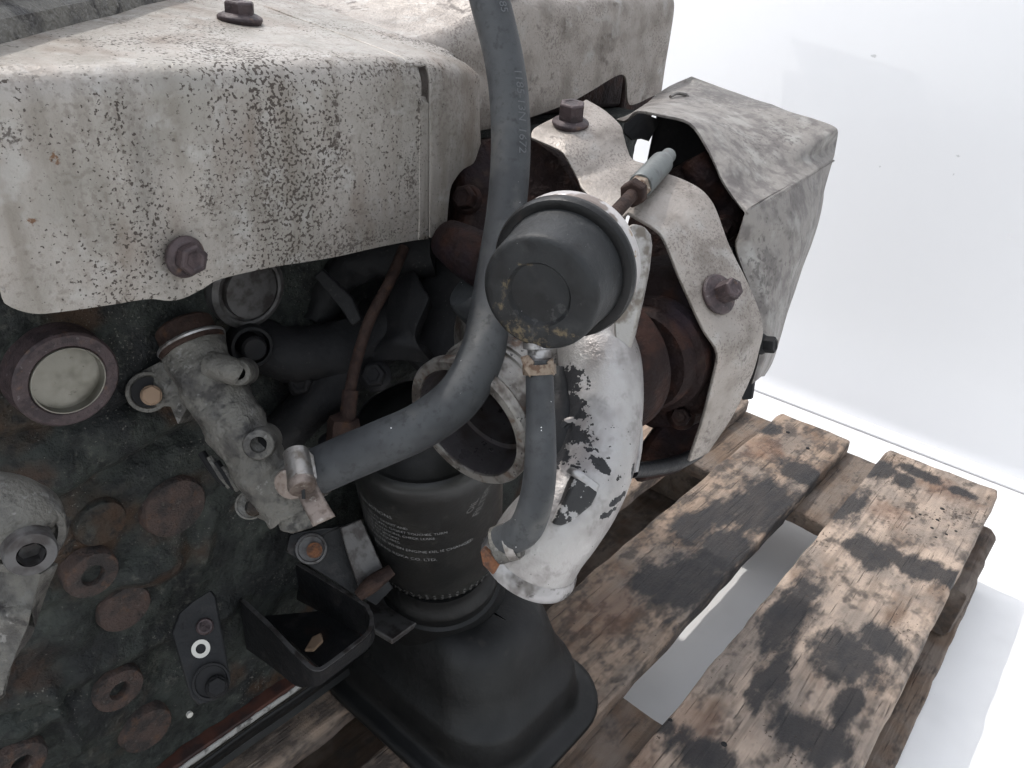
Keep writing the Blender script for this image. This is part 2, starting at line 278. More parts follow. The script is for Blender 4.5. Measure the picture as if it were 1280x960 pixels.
def wood(name, base, grime, dark=True):
    L = [dict(col=tuple(c * 0.62 for c in base), scale=120, stretch=GR, lo=0.44, hi=0.66, detail=6),
         dict(col=tuple(min(1, c * 1.22) for c in base), scale=55, stretch=(0.09, 1, 1), lo=0.52, hi=0.74, amt=0.7, off=4, detail=5),
         dict(col=(0.105, 0.064, 0.042), scale=24, stretch=(0.5, 1, 1), lo=0.46, hi=0.70, amt=0.8, off=8, detail=7),
         dict(col=(0.06, 0.045, 0.036), scale=300, stretch=(0.05, 1, 1), lo=0.60, hi=0.70, amt=0.8, height=-1.0),
         dict(col=(0.19, 0.16, 0.138), scale=13, detail=8, nr=0.7, lo=0.42, hi=0.66, amt=0.75, off=15),
         dict(col=(0.058, 0.049, 0.044), scale=42, detail=8, nr=0.75, stretch=(0.6, 1, 1), lo=grime, hi=grime + 0.2, amt=0.85, off=12)]
    if dark:
        L += [dict(col=(0.155, 0.068, 0.034), scale=40, amp=1.8, blobs=brown_stains, lo=-0.1, hi=0.8, amt=0.32, detail=6),
              dict(col=(0.020, 0.020, 0.022), scale=70, detail=8, nr=0.7, stretch=(0.42, 1, 1), amp=1.7, blobs=dark_stains_shade, lo=-0.15, hi=0.40, amt=0.93, rough=0.66),
              dict(col=(0.05, 0.035, 0.028), scale=260, detail=2, mod=14, mamt=0.6, lo=0.70, hi=0.74, amt=0.85, height=-0.6)]
    mat(name, base, 0.82, 0.0, L, bump=[(160, 2.2, GR), (420, 0.9)], rvar=0.1, spec=0.3)
wood('pallet_wood', (0.385, 0.302, 0.240), 0.48)
wood('pallet_grimy', (0.29, 0.215, 0.162), 0.43)
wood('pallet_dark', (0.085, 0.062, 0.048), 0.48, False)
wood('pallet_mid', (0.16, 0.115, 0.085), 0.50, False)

mat('floor_white', (0.80, 0.795, 0.79), 0.5, 0.0, [dict(col=(0.73, 0.725, 0.72), scale=7, lo=0.45, hi=0.75, detail=6), dict(col=(0.33, 0.32, 0.31), scale=160, detail=3, mod=12, mamt=0.3, lo=0.77, hi=0.80, amt=0.6)], bump=[(300, 0.05)])
scuffs = [(PX(1092, 70, 1.40), (0.02, 0.006, 0.003)), (PX(1197, 195, 1.40), (0.02, 0.004, 0.003)), (PX(1100, 208, 1.40), (0.02, 0.002, 0.002)), (PX(1192, 218, 1.40), (0.02, 0.0015, 0.003))]
mat('wall_white', (0.69, 0.685, 0.692), 0.55, 0.0, [dict(col=(0.675, 0.67, 0.682), scale=4, lo=0.45, hi=0.75, detail=3, amt=0.5), dict(col=(0.42, 0.42, 0.42), scale=200, amp=2.0, blobs=scuffs, lo=0.1, hi=0.6, amt=0.8)], rvar=0.05)

# ------------------------------------------------------------------ mesh helpers (all built where they stand; origin at the base of their thing)
def mk(name, vf, material, parent=None, origin=ENG0, smooth=35, bevel=0.0, solid=0.0, label=None, seg=2, solid_off=-1.0):
    verts, faces = vf
    me = bpy.data.meshes.new(name); me.from_pydata([tuple(Vector(v) - origin) for v in verts], [], faces)
    me.validate(); me.update()
    bm = bmesh.new(); bm.from_mesh(me); bmesh.ops.recalc_face_normals(bm, faces=bm.faces); bm.to_mesh(me); bm.free()
    if smooth:
        me.polygons.foreach_set('use_smooth', [True] * len(me.polygons)); me.set_sharp_from_angle(angle=R(smooth))
    me.materials.append(MATS[material])
    o = bpy.data.objects.new(name, me); col.objects.link(o)
    if parent is not None: o.parent = parent
    else: o.location = origin
    if solid:
        s = o.modifiers.new('solid', 'SOLIDIFY'); s.thickness = solid; s.offset = solid_off
    if bevel:
        b = o.modifiers.new('bevel', 'BEVEL'); b.width = bevel; b.segments = seg; b.limit_method = 'ANGLE'; b.angle_limit = R(32)
    if label: o['label'] = label
    return o
def join(*vfs):
    V, F = [], []
    for v, f in vfs:
        n = len(V); V += list(v); F += [tuple(i + n for i in q) for q in f]
    return V, F
def cr(pts, n, closed=False):
    """Catmull-Rom through pts (any tuples), n samples a span"""
    pts = [Vector(p) for p in pts]; m = len(pts); out = []
    for i in range(m if closed else m - 1):
        g = lambda k: pts[k % m] if closed else pts[max(0, min(m - 1, k))]
        a, b, c, d = g(i - 1), g(i), g(i + 1), g(i + 2)
        for j in range(n):
            t = j / n
            out.append(0.5 * ((2 * b) + (c - a) * t + (2 * a - 5 * b + 4 * c - d) * t * t + (3 * b - a - 3 * c + d) * t ** 3))
    if not closed: out.append(pts[-1].copy())
    return out
def frame(ax):
    ax = Vector(ax).normalized(); u = ax.cross(ZA if abs(ax.z) < 0.9 else XA).normalized()
    return ax, u, ax.cross(u).normalized()
def lathe(c, ax, prof, n=48, close=True, twist=0.0):
    """prof: (radius, height along ax)"""
    ax, u, v = frame(ax); c = Vector(c); V, F, rows = [], [], []
    for r, h in prof:
        if r < 1e-6: rows.append([len(V)]); V.append(c + ax * h)
        else:
            rows.append(list(range(len(V), len(V) + n)))
            for k in range(n):
                a = 2 * math.pi * k / n + twist; V.append(c + ax * h + (u * math.cos(a) + v * math.sin(a)) * r)
    for A, B in zip(rows, rows[1:]):
        for k in range(n):
            k2 = (k + 1) % n
            q = [A[k % len(A)], A[k2 % len(A)], B[k2 % len(B)], B[k % len(B)]]
            q2 = []
            for i in q:
                if i not in q2: q2.append(i)
            if len(q2) > 2: F.append(tuple(q2))
    if close:
        for rw in (rows[0], rows[-1]):
            if len(rw) > 1: F.append(tuple(rw))
    return V, F
def tube(pts, radii, n=20, sub=8, cap=True, inner=None, squash=None):
    if not hasattr(radii, '__len__'): radii = [radii] * len(pts)
    q = cr([(*p, ) for p in pts], sub)
    rr = [x.x for x in cr([(r, 0, 0) for r in radii], sub)]
    V, F = [], []; u = None; fr = []
    for i, p in enumerate(q):
        t = (q[min(i + 1, len(q) - 1)] - q[max(i - 1, 0)]).normalized()
        if u is None: _, u, _v = frame(t)
        u = (u - t * u.dot(t)).normalized(); v = t.cross(u); fr.append((p, t, u.copy(), v))
        for k in range(n):
            a = 2 * math.pi * k / n; V.append(p + (u * math.cos(a) + v * math.sin(a)) * rr[i])
    m = len(q)
    for i in range(m - 1):
        for k in range(n):
            k2 = (k + 1) % n; F.append((i * n + k, i * n + k2, (i + 1) * n + k2, (i + 1) * n + k))
    if cap: F.append(tuple(range(n))); F.append(tuple(range((m - 1) * n, m * n)))
    tube.frames = fr; tube.rad = rr
    return V, F
def rough(vf, amp, sc):
    return [Vector(p) + noise.noise_vector(Vector(p) * sc) * amp + noise.noise_vector(Vector(p) * sc * 3.1) * amp * 0.4 for p in vf[0]], vf[1]
def rlathe(c, ax, prof, n=48, close=True):
    pr = [(p.x, p.y) for p in cr([(r, h, 0) for r, h in prof], 4)]
    return rough(lathe(c, ax, pr, n, close), 0.0022, 60)
def slab(pts, thick, away=None, holes=()):
    """a plate with the outline pts, extruded away from the camera (or along away)"""
    pts = [Vector(p) for p in pts]
    nrm = Vector((0, 0, 0))
    for i, p in enumerate(pts): nrm += (p - pts[0]).cross(pts[(i + 1) % len(pts)] - pts[0])
    nrm.normalize()
    if away is None:
        away = nrm if nrm.dot(pts[0] - CAM) > 0 else -nrm
    away = Vector(away).normalized() * thick
    loops = [pts] + [[Vector(p) for p in h] for h in holes]
    tris = tessellate_polygon(loops)
    flat = [p for l in loops for p in l]; m = len(flat)
    V = flat + [p + away for p in flat]
    F = [tuple(t) for t in tris] + [tuple(i + m for i in t) for t in tris]
    s = 0
    for l in loops:
        k = len(l)
        for i in range(k): F.append((s + i, s + (i + 1) % k, s + m + (i + 1) % k, s + m + i))
        s += k
    return V, F
def sheet(rows, nu=6, nv=6, wob=0.0, ws=30):
    """a smooth sheet through rows of points"""
    cols = [cr(r, nu) for r in rows]
    cols = list(zip(*cols)); g = [cr(c, nv) for c in cols]
    nu_, nv_ = len(g), len(g[0]); V = []
    for a in g:
        for p in a:
            if wob:
                p = p + noise.noise_vector(p * ws) * wob
            V.append(p)
    F = [(i * nv_ + j, (i + 1) * nv_ + j, (i + 1) * nv_ + j + 1, i * nv_ + j + 1) for i in range(nu_ - 1) for j in range(nv_ - 1)]
    return V, F
def box(a, b):
    (x0, y0, z0), (x1, y1, z1) = a, b
    V = [Vector((x, y, z)) for x in (x0, x1) for y in (y0, y1) for z in (z0, z1)]
    return V, [(0, 1, 3, 2), (4, 6, 7, 5), (0, 4, 5, 1), (2, 3, 7, 6), (0, 2, 6, 4), (1, 5, 7, 3)]
def circ(c, ax, r, n=20, ph=0):
    ax, u, v = frame(ax)
    return [Vector(c) + (u * math.cos(2 * math.pi * k / n + ph) + v * math.sin(2 * math.pi * k / n + ph)) * r for k in range(n)]
def toward(px, py, ax=None): return -ray(px, py).normalized()
def bolt(parent, c, ax, r=0.0065, h=0.006, rf=0.0092, material='rust_bolt', name='bolt', tw=0.3, cup=True):
    """flanged hexagon bolt: washer flange with a sloped rim, hexagonal head with a worn chamfer and a dished top"""
    ax = Vector(ax).normalized()
    fl = lathe(c, ax, [(rf * 0.9, -0.002), (rf, 0), (rf, 0.0010), (rf * 0.93, 0.0018), (r * 1.02, 0.0030), (r * 0.6, 0.0030)], 28, True)
    hx = lathe(c, ax, [(r, 0.0022), (r, h - 0.0010), (r * 0.90, h), (r * 0.62, h), (r * 0.55, h - 0.0006), (0, h - 0.0007)] if cup else [(r, 0.0022), (r, h - 0.001), (r * 0.9, h), (0, h)], 6, True, tw)
    return mk(name, join(fl, hx), material, parent, smooth=28, bevel=0.0003)

def thing(name, loc, label, cat):
    o = bpy.data.objects.new(name, None); o.empty_display_size = 0.05; col.objects.link(o); o.location = loc
    o['label'] = label; o['category'] = cat
    return o

# ------------------------------------------------------------------ setting: floor and backdrop wall
fl = mk('floor', ([(-1.2, -1.6, 0), (1.42, -1.6, 0), (1.42, 2.2, 0), (-1.2, 2.2, 0)], [(0, 1, 2, 3)]), 'floor_white', origin=Vector((0, 0, 0)), smooth=0)
fl['kind'] = 'structure'
WX = 1.40; prof = [(WX - 0.020, 0.0005), (WX - 0.020, 0.0022), (WX - 0.0238, 0.0023), (WX - 0.0235, 0.006)]
for k in range(1, 9):
    a = R(90 * k / 8); prof.append((WX - 0.0235 + 0.0235 * math.sin(a), 0.006 + 0.030 - 0.030 * math.cos(a)))
prof += [(WX, 0.044), (WX, 0.048), (WX, 0.055), (WX, 0.5), (WX, 1.6)]
V, F = [], []
for x, z in prof: V += [(x, -1.6, z), (x, 2.2, z)]
for i in range(len(prof) - 1): F.append((2 * i, 2 * i + 1, 2 * i + 3, 2 * i + 2))
wl = mk('wall', (V, F), 'wall_white', origin=Vector((0, 0, 0)), smooth=40, solid=0.02, solid_off=1.0); wl['kind'] = 'structure'

# ------------------------------------------------------------------ pallet
pallet = thing('wooden_pallet', PAL0, 'stained wooden pallet with oil-soaked top boards standing on the white floor', 'pallet')
def board(name, x0, x1, y0, y1, z0, z1, material, seed, r=0.0038, wear=0.0017, axis='x', end_round=0.010, label=None):
    """a rough-sawn board: rounded, nicked edges and uneven ends"""
    L = x1 - x0; nseg = max(8, int(L / 0.014)); V, F = [], []
    cs = []
    for cy, cz, a0 in ((y1 - r, z1 - r, 0), (y0 + r, z1 - r, 90), (y0 + r, z0 + r, 180), (y1 - r, z0 + r, 270)):
        for k in range(4):
            a = R(a0 + 30 * k); cs.append((cy + r * math.cos(a), cz + r * math.sin(a)))
    # extra points along the top for small relief
    top = cs[3]; nxt = cs[4]; W = 7
    cs = cs[:4] + [(top[0] + (nxt[0] - top[0]) * t / W, z1) for t in range(1, W)] + cs[4:]
    m = len(cs); cy0, cz0 = (y0 + y1) / 2, (z0 + z1) / 2
    for i in range(nseg + 1):
        t = i / nseg; x = x0 + L * t
        e = min(x - x0, x1 - x); pull = 0.0
        for (y, z) in cs:
            s = Vector((x * 30, y * 45, z * 35 + seed * 9.1)); nv = noise.noise_vector(s) + noise.noise_vector(s * 3.3) * 0.5
            edge = 1.0 if (abs(z - cz0) > (z1 - z0) / 2 - r * 1.1 and abs(y - cy0) > (y1 - y0) / 2 - r * 1.1) else 0.35
            yy, zz = y + nv.y * wear * edge, z + nv.z * wear * edge * 0.9
            if e < end_round:
                k = 1 - e / end_round
                yy = cy0 + (yy - cy0) * (1 - 0.035 * k * k); zz = cz0 + (zz - cz0) * (1 - 0.10 * k * k)
            dx = 0
            if i in (0, nseg): dx = noise.noise(Vector((y * 60, z * 40, seed * 3.3 + i))) * 0.004
            V.append((x + dx, yy, zz))
    for i in range(nseg):
        for k in range(m):
            k2 = (k + 1) % m; F.append((i * m + k, i * m + k2, (i + 1) * m + k2, (i + 1) * m + k))
    for i in (0, nseg):
        n0 = len(V); c = Vector((0, 0, 0))
        for k in range(m): c += Vector(V[i * m + k])
        V.append(tuple(c / m))
        for k in range(m): F.append((i * m + k, i * m + (k + 1) % m, n0))
    if axis == 'y': V = [(y, x, z) for (x, y, z) in V]
    return mk(name, (V, F), material, pallet, origin=PAL0, smooth=40, label=label)
XE = 1.075; X0 = -0.13
board('top_board', X0, XE, 0.013, 0.157, PT - 0.022, PT, 'pallet_wood', 1, label='wide outer top board with black oil blotches')
board('top_board', X0, XE - 0.016, 0.203, 0.312, PT - 0.022, PT - 0.0008, 'pallet_grimy', 2)
board('top_board', X0, XE - 0.02, 0.360, 0.500, PT - 0.022, PT, 'pallet_grimy', 3)
board('top_board', X0, XE - 0.01, 0.545, 0.650, PT - 0.022, PT, 'pallet_wood', 4)
board('top_board', X0, XE, 0.692, 0.813, PT - 0.022, PT, 'pallet_wood', 5)
for sx, (xa, xb) in enumerate(((X0 + 0.01, X0 + 0.145), (0.325, 0.462), (0.860, 1.062))):
    board('cross_board', 0.016, 0.812, xa, xb, PT - 0.044, PT - 0.0225, 'pallet_mid', 10 + sx, axis='y')
    for sy, (ya, yb) in enumerate(((-0.004, 0.112), (0.340, 0.485), (0.712, 0.810))):
        board('foot_block', xa + 0.03, xb - 0.004, ya, yb, 0.0225, PT - 0.0445, 'pallet_dark', 20 + sx * 3 + sy, r=0.010, wear=0.003)
for sy, (ya, yb) in enumerate(((-0.008, 0.112), (0.338, 0.485), (0.712, 0.812))):
    board('bottom_board', X0, XE - 0.02, ya, yb, 0.0005, 0.022, 'pallet_mid' if sy == 0 else 'pallet_dark', 40 + sy)
# dark discs standing in for the shadowed nail holes where the boards cross
for (px, py) in ((1165, 660), (1183, 668), (1178, 636), (1140, 648), (985, 540), (1010, 560), (838, 900), (905, 930), (1150, 643), (1172, 650), (1195, 664), (1170, 672)):
    c = PZ(px, py, PT)
    q = random.uniform(0.55, 1.05); mk('nail_hole_disc', lathe(c, ZA, [(0.0036 * q, -0.004), (0.0036 * q, -0.0002), (0.0026 * q, 0.0004), (0, 0.0002)], 12), 'cast_dark', pallet, origin=PAL0)

# ------------------------------------------------------------------ engine
engine = thing('engine', ENG0, 'used diesel engine with turbocharger, dirty metal heat shields and rubber hoses on the wooden pallet', 'engine')

# --- cylinder block: cast wall with ribs, steps and lumps
YB = 0.370; ZB = 0.214
def seg_d(x, z, a, b):
    ax_, az = a; bx_, bz = b; dx, dz = bx_ - ax_, bz - az
    t = max(0, min(1, ((x - ax_) * dx + (z - az) * dz) / (dx * dx + dz * dz)))
    return math.hypot(x - ax_ - t * dx, z - az - t * dz), t
def xz(px, py): p = PY(px, py, YB); return (p.x, p.z)
ribs = [(xz(-20, 560), xz(330, 455), 0.004, 0.006), (xz(47, 640), xz(240, 540), 0.006, 0.009), (xz(0, 900), xz(90, 870), 0.004, 0.007), (xz(60, 860), xz(95, 935), 0.004, -0.006),
        (xz(250, 700), xz(265, 640), 0.005, -0.005), (xz(0, 760), xz(210, 700), 0.010, -0.007), (xz(420, 480), xz(600, 420), 0.008, -0.012), (xz(100, 840), xz(280, 760), 0.008, -0.006)]
lumps = [(xz(110, 560), 0.030, -0.006), (xz(50, 600), 0.02, -0.004), (xz(190, 700), 0.020, -0.005), (xz(80, 790), 0.016, -0.005), (xz(220, 820), 0.016, 0.006), (xz(40, 885), 0.018, -0.006), (xz(120, 900), 0.018, -0.004)]
def block_y(x, z):
    y = 0.0
    for a, b, wd, h in ribs:
        d, t = seg_d(x, z, a, b)
        if d < wd * 2: y += h * math.exp(-(d / wd) ** 2)
    for (cx, cz), r, h in lumps:
        d = math.hypot(x - cx, z - cz)
        if d < r * 2: y += h * math.exp(-(d / r) ** 4)
    y += 0.0034 * noise.noise(Vector((x * 40, z * 40, 1.3))) + 0.0016 * noise.noise(Vector((x * 130, z * 130, 4.3)))
    return y
nx, nz = 330, 150; x0, x1, z0, z1 = -0.06, 0.62, ZB, 0.60
V = []; F = []
for i in range(nx + 1):
    for j in range(nz + 1):
        x = x0 + (x1 - x0) * (i / nx) ** 1.25; z = z0 + (z1 - z0) * j / nz
        V.append((x, YB + block_y(x, z), z))
for i in range(nx):
    for j in range(nz):
        a = i * (nz + 1) + j; F.append((a, a + 1, a + nz + 2, a + nz + 1))
n0 = len(V); back = 0.66
V += [(x0, back, z0), (x1, back, z0), (x1, back, z1), (x0, back, z1)]
bot = [i * (nz + 1) for i in range(nx + 1)]; topr = [i * (nz + 1) + nz for i in range(nx + 1)]
F.append(tuple(bot) + (n0 + 1, n0)); F.append(tuple(topr) + (n0 + 2, n0 + 3))
F.append(tuple(range(0, nz + 1)) + (n0 + 3, n0)); F.append(tuple(range(nx * (nz + 1), nx * (nz + 1) + nz + 1)) + (n0 + 2, n0 + 1)); F.append((n0, n0 + 1, n0 + 2, n0 + 3))
block = mk('cylinder_block', (V, F), 'cast_iron', engine, smooth=50, label='dark cast iron block wall with rust patches')

def onblock(px, py): p = PY(px, py, YB); p.y = YB + block_y(p.x, p.z); return p
mY = Vector((0, -1, 0))
# freeze plug with its machined ring
c = onblock(70, 463) + mY * 0.009; PS = 0.86
ring = mk('freeze_plug', lathe(c, mY, [(r * PS, h) for r, h in ((0.0285, -0.016), (0.0275, 0.004), (0.0262, 0.0052), (0.0205, 0.0052), (0.0195, 0.0045), (0.0195, -0.008))], 56, False), 'rust_bolt', block, label='bright domed core plug in a rusty ring')
cup = lathe(c, mY, [(r * PS, h) for r, h in ((0.0197, 0.0015), (0.0193, 0.0058), (0.0186, 0.0058), (0.0182, 0.003), (0.0172, -0.0045), (0.0158, -0.0062), (0.0140, -0.0058), (0.009, -0.0044), (0.004, -0.0038), (0, -0.0037))], 56)
mk('plug_cup', cup, 'plug_zinc', block)
c = onblock(302, 358); c.y -= 0.004
mk('freeze_plug', join(lathe(c, mY, [(0.0225, -0.006), (0.0225, 0.003), (0.0195, 0.0045), (0.018, 0.004), (0.018, 0.002), (0.016, 0.002), (0.0155, 0.006), (0.008, 0.007), (0, 0.007)], 44)), 'bracket_rim', block)
def boss(px, py, rpx, h, material, hole=0.0, name='boss', dy=0.0):
    c = onblock(px, py); d = ray(px, py); dep = (c - CAM).length / d.length; r = rpx * dep / FPX
    if hole:
        pr = [(r * 1.08, -0.006), (r, h - 0.001), (r * 0.95, h), (r * hole * 1.08, h), (r * hole, h - 0.0008), (r * hole, h - 0.012), (0, h - 0.0125)]
    else:
        pr = [(r * 1.08, -0.006), (r, h - 0.001), (r * 0.95, h), (r * 0.5, h - 0.0002), (0, h - 0.0002)]
    return mk(name, lathe(c, mY, pr, 36), material, block)
boss(122, 650, 31, 0.0045, 'cast_iron', name='core_plug'); boss(216, 632, 40, 0.004, 'plug_rust', name='core_plug')
boss(108, 710, 32, 0.006, 'plug_rust', 0.42); boss(153, 757, 32, 0.006, 'plug_rust', name='core_plug'); boss(144, 856, 30, 0.006, 'plug_rust', 0.40); boss(179, 906, 31, 0.0055, 'plug_rust', name='core_plug')
boss(22, 946, 30, 0.007, 'plug_rust', 0.4); boss(42, 890, 22, 0.003, 'cast_iron', name='boss')
c = onblock(235, 891)
mk('paint_dot', lathe(c + mY * 0.0015, mY, [(0.0022, -0.002), (0.0022, 0.0006), (0, 0.0012)], 14), 'paint_mark', block)
# stud boss and a round plug beside the coolant elbow
c0 = P(318, 436, 0.425); ax = rotw((0.55, 0.25, -0.8)).normalized()
mk('stud_boss', lathe(c0 - ax * 0.03, ax, [(0.0125, 0.0), (0.0125, 0.024), (0.0115, 0.026), (0.0098, 0.0262), (0.0098, 0.016), (0.0072, 0.016), (0.0070, 0.030), (0.0058, 0.0315), (0, 0.0315)], 32), 'cast_dark', block)
mk('casting_arm', rough(tube([P(300, 400, 0.46), P(340, 440, 0.455), P(420, 440, 0.47), P(500, 400, 0.49)], [0.018, 0.016, 0.018, 0.022], 18), 0.0035, 55), 'cast_dark', block)
mk('casting_arm', rough(tube([P(330, 560, 0.47), P(400, 500, 0.47), P(450, 450, 0.475), P(500, 395, 0.48)], [0.016, 0.014, 0.014, 0.018], 18), 0.0035, 55), 'cast_dark', block)

head = mk('cylinder_head', box((x0 + 0.004, 0.392, 0.6006), (0.62, 0.66, 0.648)), 'rust_dark', engine, bevel=0.004)
mk('notch_filler', box((0.6205, 0.392, 0.585), (0.68, 0.60, 0.648)), 'rust_dark', head, bevel=0.004)  # dark box added as filler so the rear shield's notch looks dark
# --- valve cover behind the heat shield (top left corner)
a, b = PY(0, 54, 0.3385), PY(210, 0, 0.4345); a.z += 0.001; b.z += 0.001; dirv = (b - a).normalized()
a2, b2 = a - dirv * 0.08, b + dirv * 0.35
up = Vector((0, 0.35, 0.94)).normalized()
vp = [[a2 + up * h + YA * o, (a2 + b2) / 2 + up * h + YA * o, b2 + up * h + YA * o] for h, o in ((-0.02, 0.004), (0.004, 0.0), (0.007, 0.001), (0.0095, 0.003), (0.011, 0.006), (0.014, 0.006), (0.020, 0.004), (0.05, 0.006), (0.06, 0.014), (0.062, 0.16))]
mk('valve_cover', sheet(vp, 6, 3, 0.0004, 40), 'cast_alloy', engine, solid=0.004, label='dull grey ribbed valve cover edge')

# --- main heat shield: pressed sheet with a rolled upper edge
YS = 0.300
def sy(px):                      # slight sag and twist of the sheet
    return YS
def col_pts(px, bottom, flare=0.0, yoff=0.0, top_z=0.0):
    """one vertical section of the shield, from its lower edge over the bend to the rear"""
    pb = PY(px, bottom, YS + yoff + flare); x = pb.x; y = YS + yoff; zt = 0.6575 + top_z
    return [pb, Vector((x, y + flare * 0.3, pb.z + 0.010)), Vector((x, y, pb.z + 0.03)), Vector((x, y + 0.0005, zt - 0.020)), Vector((x, y + 0.0022, zt - 0.0085)), Vector((x, y + 0.0075, zt - 0.0022)), Vector((x, y + 0.018, zt)), Vector((x, y + 0.07, zt + 0.0065)), Vector((x, y + 0.16, zt + 0.0175)), Vector((x, y + 0.36, zt + 0.042))]
cols_ = [(-90, 395, 0, 0), (-10, 352, 0, 0.001), (6, 380, 0, 0.0005), (40, 393, 0, 0), (75, 391, 0, 0), (140, 381, 0.001, 0), (185, 374, 0.001, 0), (212, 376, -0.001, 0.0015), (232, 372, -0.001, 0.002), (256, 360, 0, 0.001), (278, 348, 0, 0), (340, 334, 0.001, 0), (430, 319, 0.001, -0.0006), (500, 305, 0.001, 0), (523, 301, 0.001, 0.0005)]
rows = []
for px, bt, fla, yo in cols_:
    rows.append(col_pts(px, bt, fla, yo))
shield = mk('heat_shield', sheet(rows, 5, 4, 0.0009, 22), 'shield', engine, smooth=40, solid=0.0016, bevel=0.0005, label='pitted pale grey heat shield over the cylinder head')
# its end flap, set back behind a relief slot and with a stepped lower edge
def fl_col(px, tp, bt, y, pk):
    top_ = PY(px, tp, y); bot_ = PY(px, bt, y)
    if tp < 66: top_.z = 0.6575 - 0.0085 - (y - 0.302) * 0.3
    out = [bot_]
    for t in (0.2, 0.4, 0.6, 0.8): out.append(bot_.lerp(top_, t) - YA * pk * math.sin(t * 3.14))
    out.append(top_)
    if tp < 66:
        zt = 0.6575; out[-1].z = zt - 0.0085 - (y - 0.302) * 0.3; dz = out[-1].z
        f = min(1.0, max(0.0, (y - 0.304) / 0.014)); f = f * f
        out += [Vector((top_.x, y + 0.006, dz + 0.0060 - 0.004 * f)), Vector((top_.x, y + 0.018, zt - (y - 0.302) * 0.15 - 0.006 * f)), Vector((top_.x, 0.37, zt + 0.0062 - 0.005 * f)), Vector((top_.x, 0.66, zt + 0.042 - 0.006 * f))]
    else:
        out += [top_ + Vector((0, 0.0006, 0.001)), top_ + Vector((0, 0.0012, 0.002)), top_ + Vector((0, 0.0018, 0.003)), top_ + Vector((0, 0.002, 0.004))]
    return out
rows = [fl_col(537, 62, 297, 0.3018, 0.0), fl_col(540, 62, 297, 0.302, 0.0005), fl_col(548, 58, 294, 0.303, 0.001), fl_col(557, 56, 290, 0.304, 0.0015), fl_col(563, 55, 240, 0.305, 0.002), fl_col(570, 53, 224, 0.306, 0.002), fl_col(580, 51, 212, 0.308, 0.001), fl_col(592, 52, 205, 0.311, 0.0), fl_col(598, 56, 190, 0.314, 0.0), fl_col(601, 58, 180, 0.318, 0.0)]
mk('end_flap', sheet(rows, 4, 3, 0.0005, 25), 'shield', shield, smooth=40, solid=0.0016, bevel=0.0004)
rows = [fl_col(524, 130, 300, 0.3005, 0.0), fl_col(530, 131, 299.5, 0.301, 0.0), fl_col(536, 132, 299, 0.3018, 0)]
mk('end_flap', sheet(rows, 3, 3), 'shield', shield, smooth=40, solid=0.0016)
bolt(shield, PY(231, 321, 0.2990), Vector((0.10, -1, 0.02)), 0.0068, 0.0075, 0.0090, tw=0.2)
c = PY(232, 318, 0.2995)
tb = [PY(px, 80, YS).x for px in (518, 527, 536, 542)]
mk('top_bridge', sheet([[Vector((x, YS + dy, 0.6575 + dz)) for dy, dz in ((0.0040, -0.0047), (0.0075, -0.0020), (0.018, 0.0002), (0.07, 0.0067), (0.16, 0.0177), (0.36, 0.0422))] for x in tb], 3, 4), 'shield', shield, solid=0.0016)
c = PZ(300, 24, 0.6668)
bolt(shield, c, Vector((0, -0.06, 1)), 0.0078, 0.0085, 0.0112, tw=0.4)
# --- rear heat shield beyond the hose
YR = 0.345
def rcol(px, bt, tz=0.676, dy=0.0):
    pb = PY(px, bt, YR + dy); x = pb.x; y = YR + dy
    return [pb, Vector((x, y, pb.z + (tz - pb.z) * 0.35)), Vector((x, y, pb.z + (tz - pb.z) * 0.75)), Vector((x, y + 0.0006, tz)), Vector((x, y + 0.003, tz + 0.007)), Vector((x, y + 0.009, tz + 0.0115)), Vector((x, y + 0.02, tz + 0.013)), Vector((x, y + 0.1, tz + 0.023)), Vector((x, y + 0.32, tz + 0.048))]
rows = [rcol(480, 190, 0.646), rcol(550, 180, 0.652), rcol(590, 166, 0.662), rcol(615, 160, 0.671), rcol(640, 152), rcol(665, 146), rcol(700, 133), rcol(722, 124), rcol(742, 112, 0.678), rcol(760, 100, 0.679), rcol(776, 93, 0.68), rcol(783, 100, 0.68), rcol(786, 128, 0.681), rcol(795, 130, 0.682), rcol(812, 122, 0.683), rcol(824, 117, 0.684), rcol(827, 114, 0.684, 0.001)]
rs = mk('rear_heat_shield', sheet(rows, 4, 4, 0.0006, 25), 'shield_plain', engine, smooth=40, solid=0.0016, bevel=0.0004, label='tan grey heat shield with a notched lower edge behind the hose')
bolt(rs, PY(646, -2, 0.344) + Vector((0, 0.012, 0.004)), Vector((0, -0.2, 1)), 0.0075, 0.0085, 0.011)

# --- exhaust manifold and turbine housing: dark, rusty iron deep between the shields
man = mk('exhaust_manifold', tube([P(540, 260, 0.56), P(600, 255, 0.545), P(660, 245, 0.54), P(710, 245, 0.545), P(748, 250, 0.55)], [0.042, 0.044, 0.042, 0.036, 0.026], 28), 'rust_dark', engine, label='dark red-brown rusty exhaust manifold')
mk('manifold_flange', slab([P(572, 195, 0.462), P(600, 172, 0.465), P(672, 168, 0.47), P(700, 190, 0.475), P(728, 235, 0.48), P(700, 300, 0.47), P(610, 330, 0.455), P(572, 280, 0.455)], 0.03), 'rust_dark', man, bevel=0.004, smooth=45)
mk('manifold_runner', tube([P(560, 300, 0.44), P(585, 315, 0.43), P(620, 335, 0.43), P(680, 350, 0.44)], [0.012, 0.0145, 0.015, 0.016], 20), 'rust_dark', man)
bolt(man, P(585, 250, 0.452), rotw((-0.3, 0, -1)), 0.007, 0.010, 0.009, 'rust_dark')
AXI = rotw((0.58, -0.49, 0.65)).normalized()
tc_ = P(838, 425, 0.475)
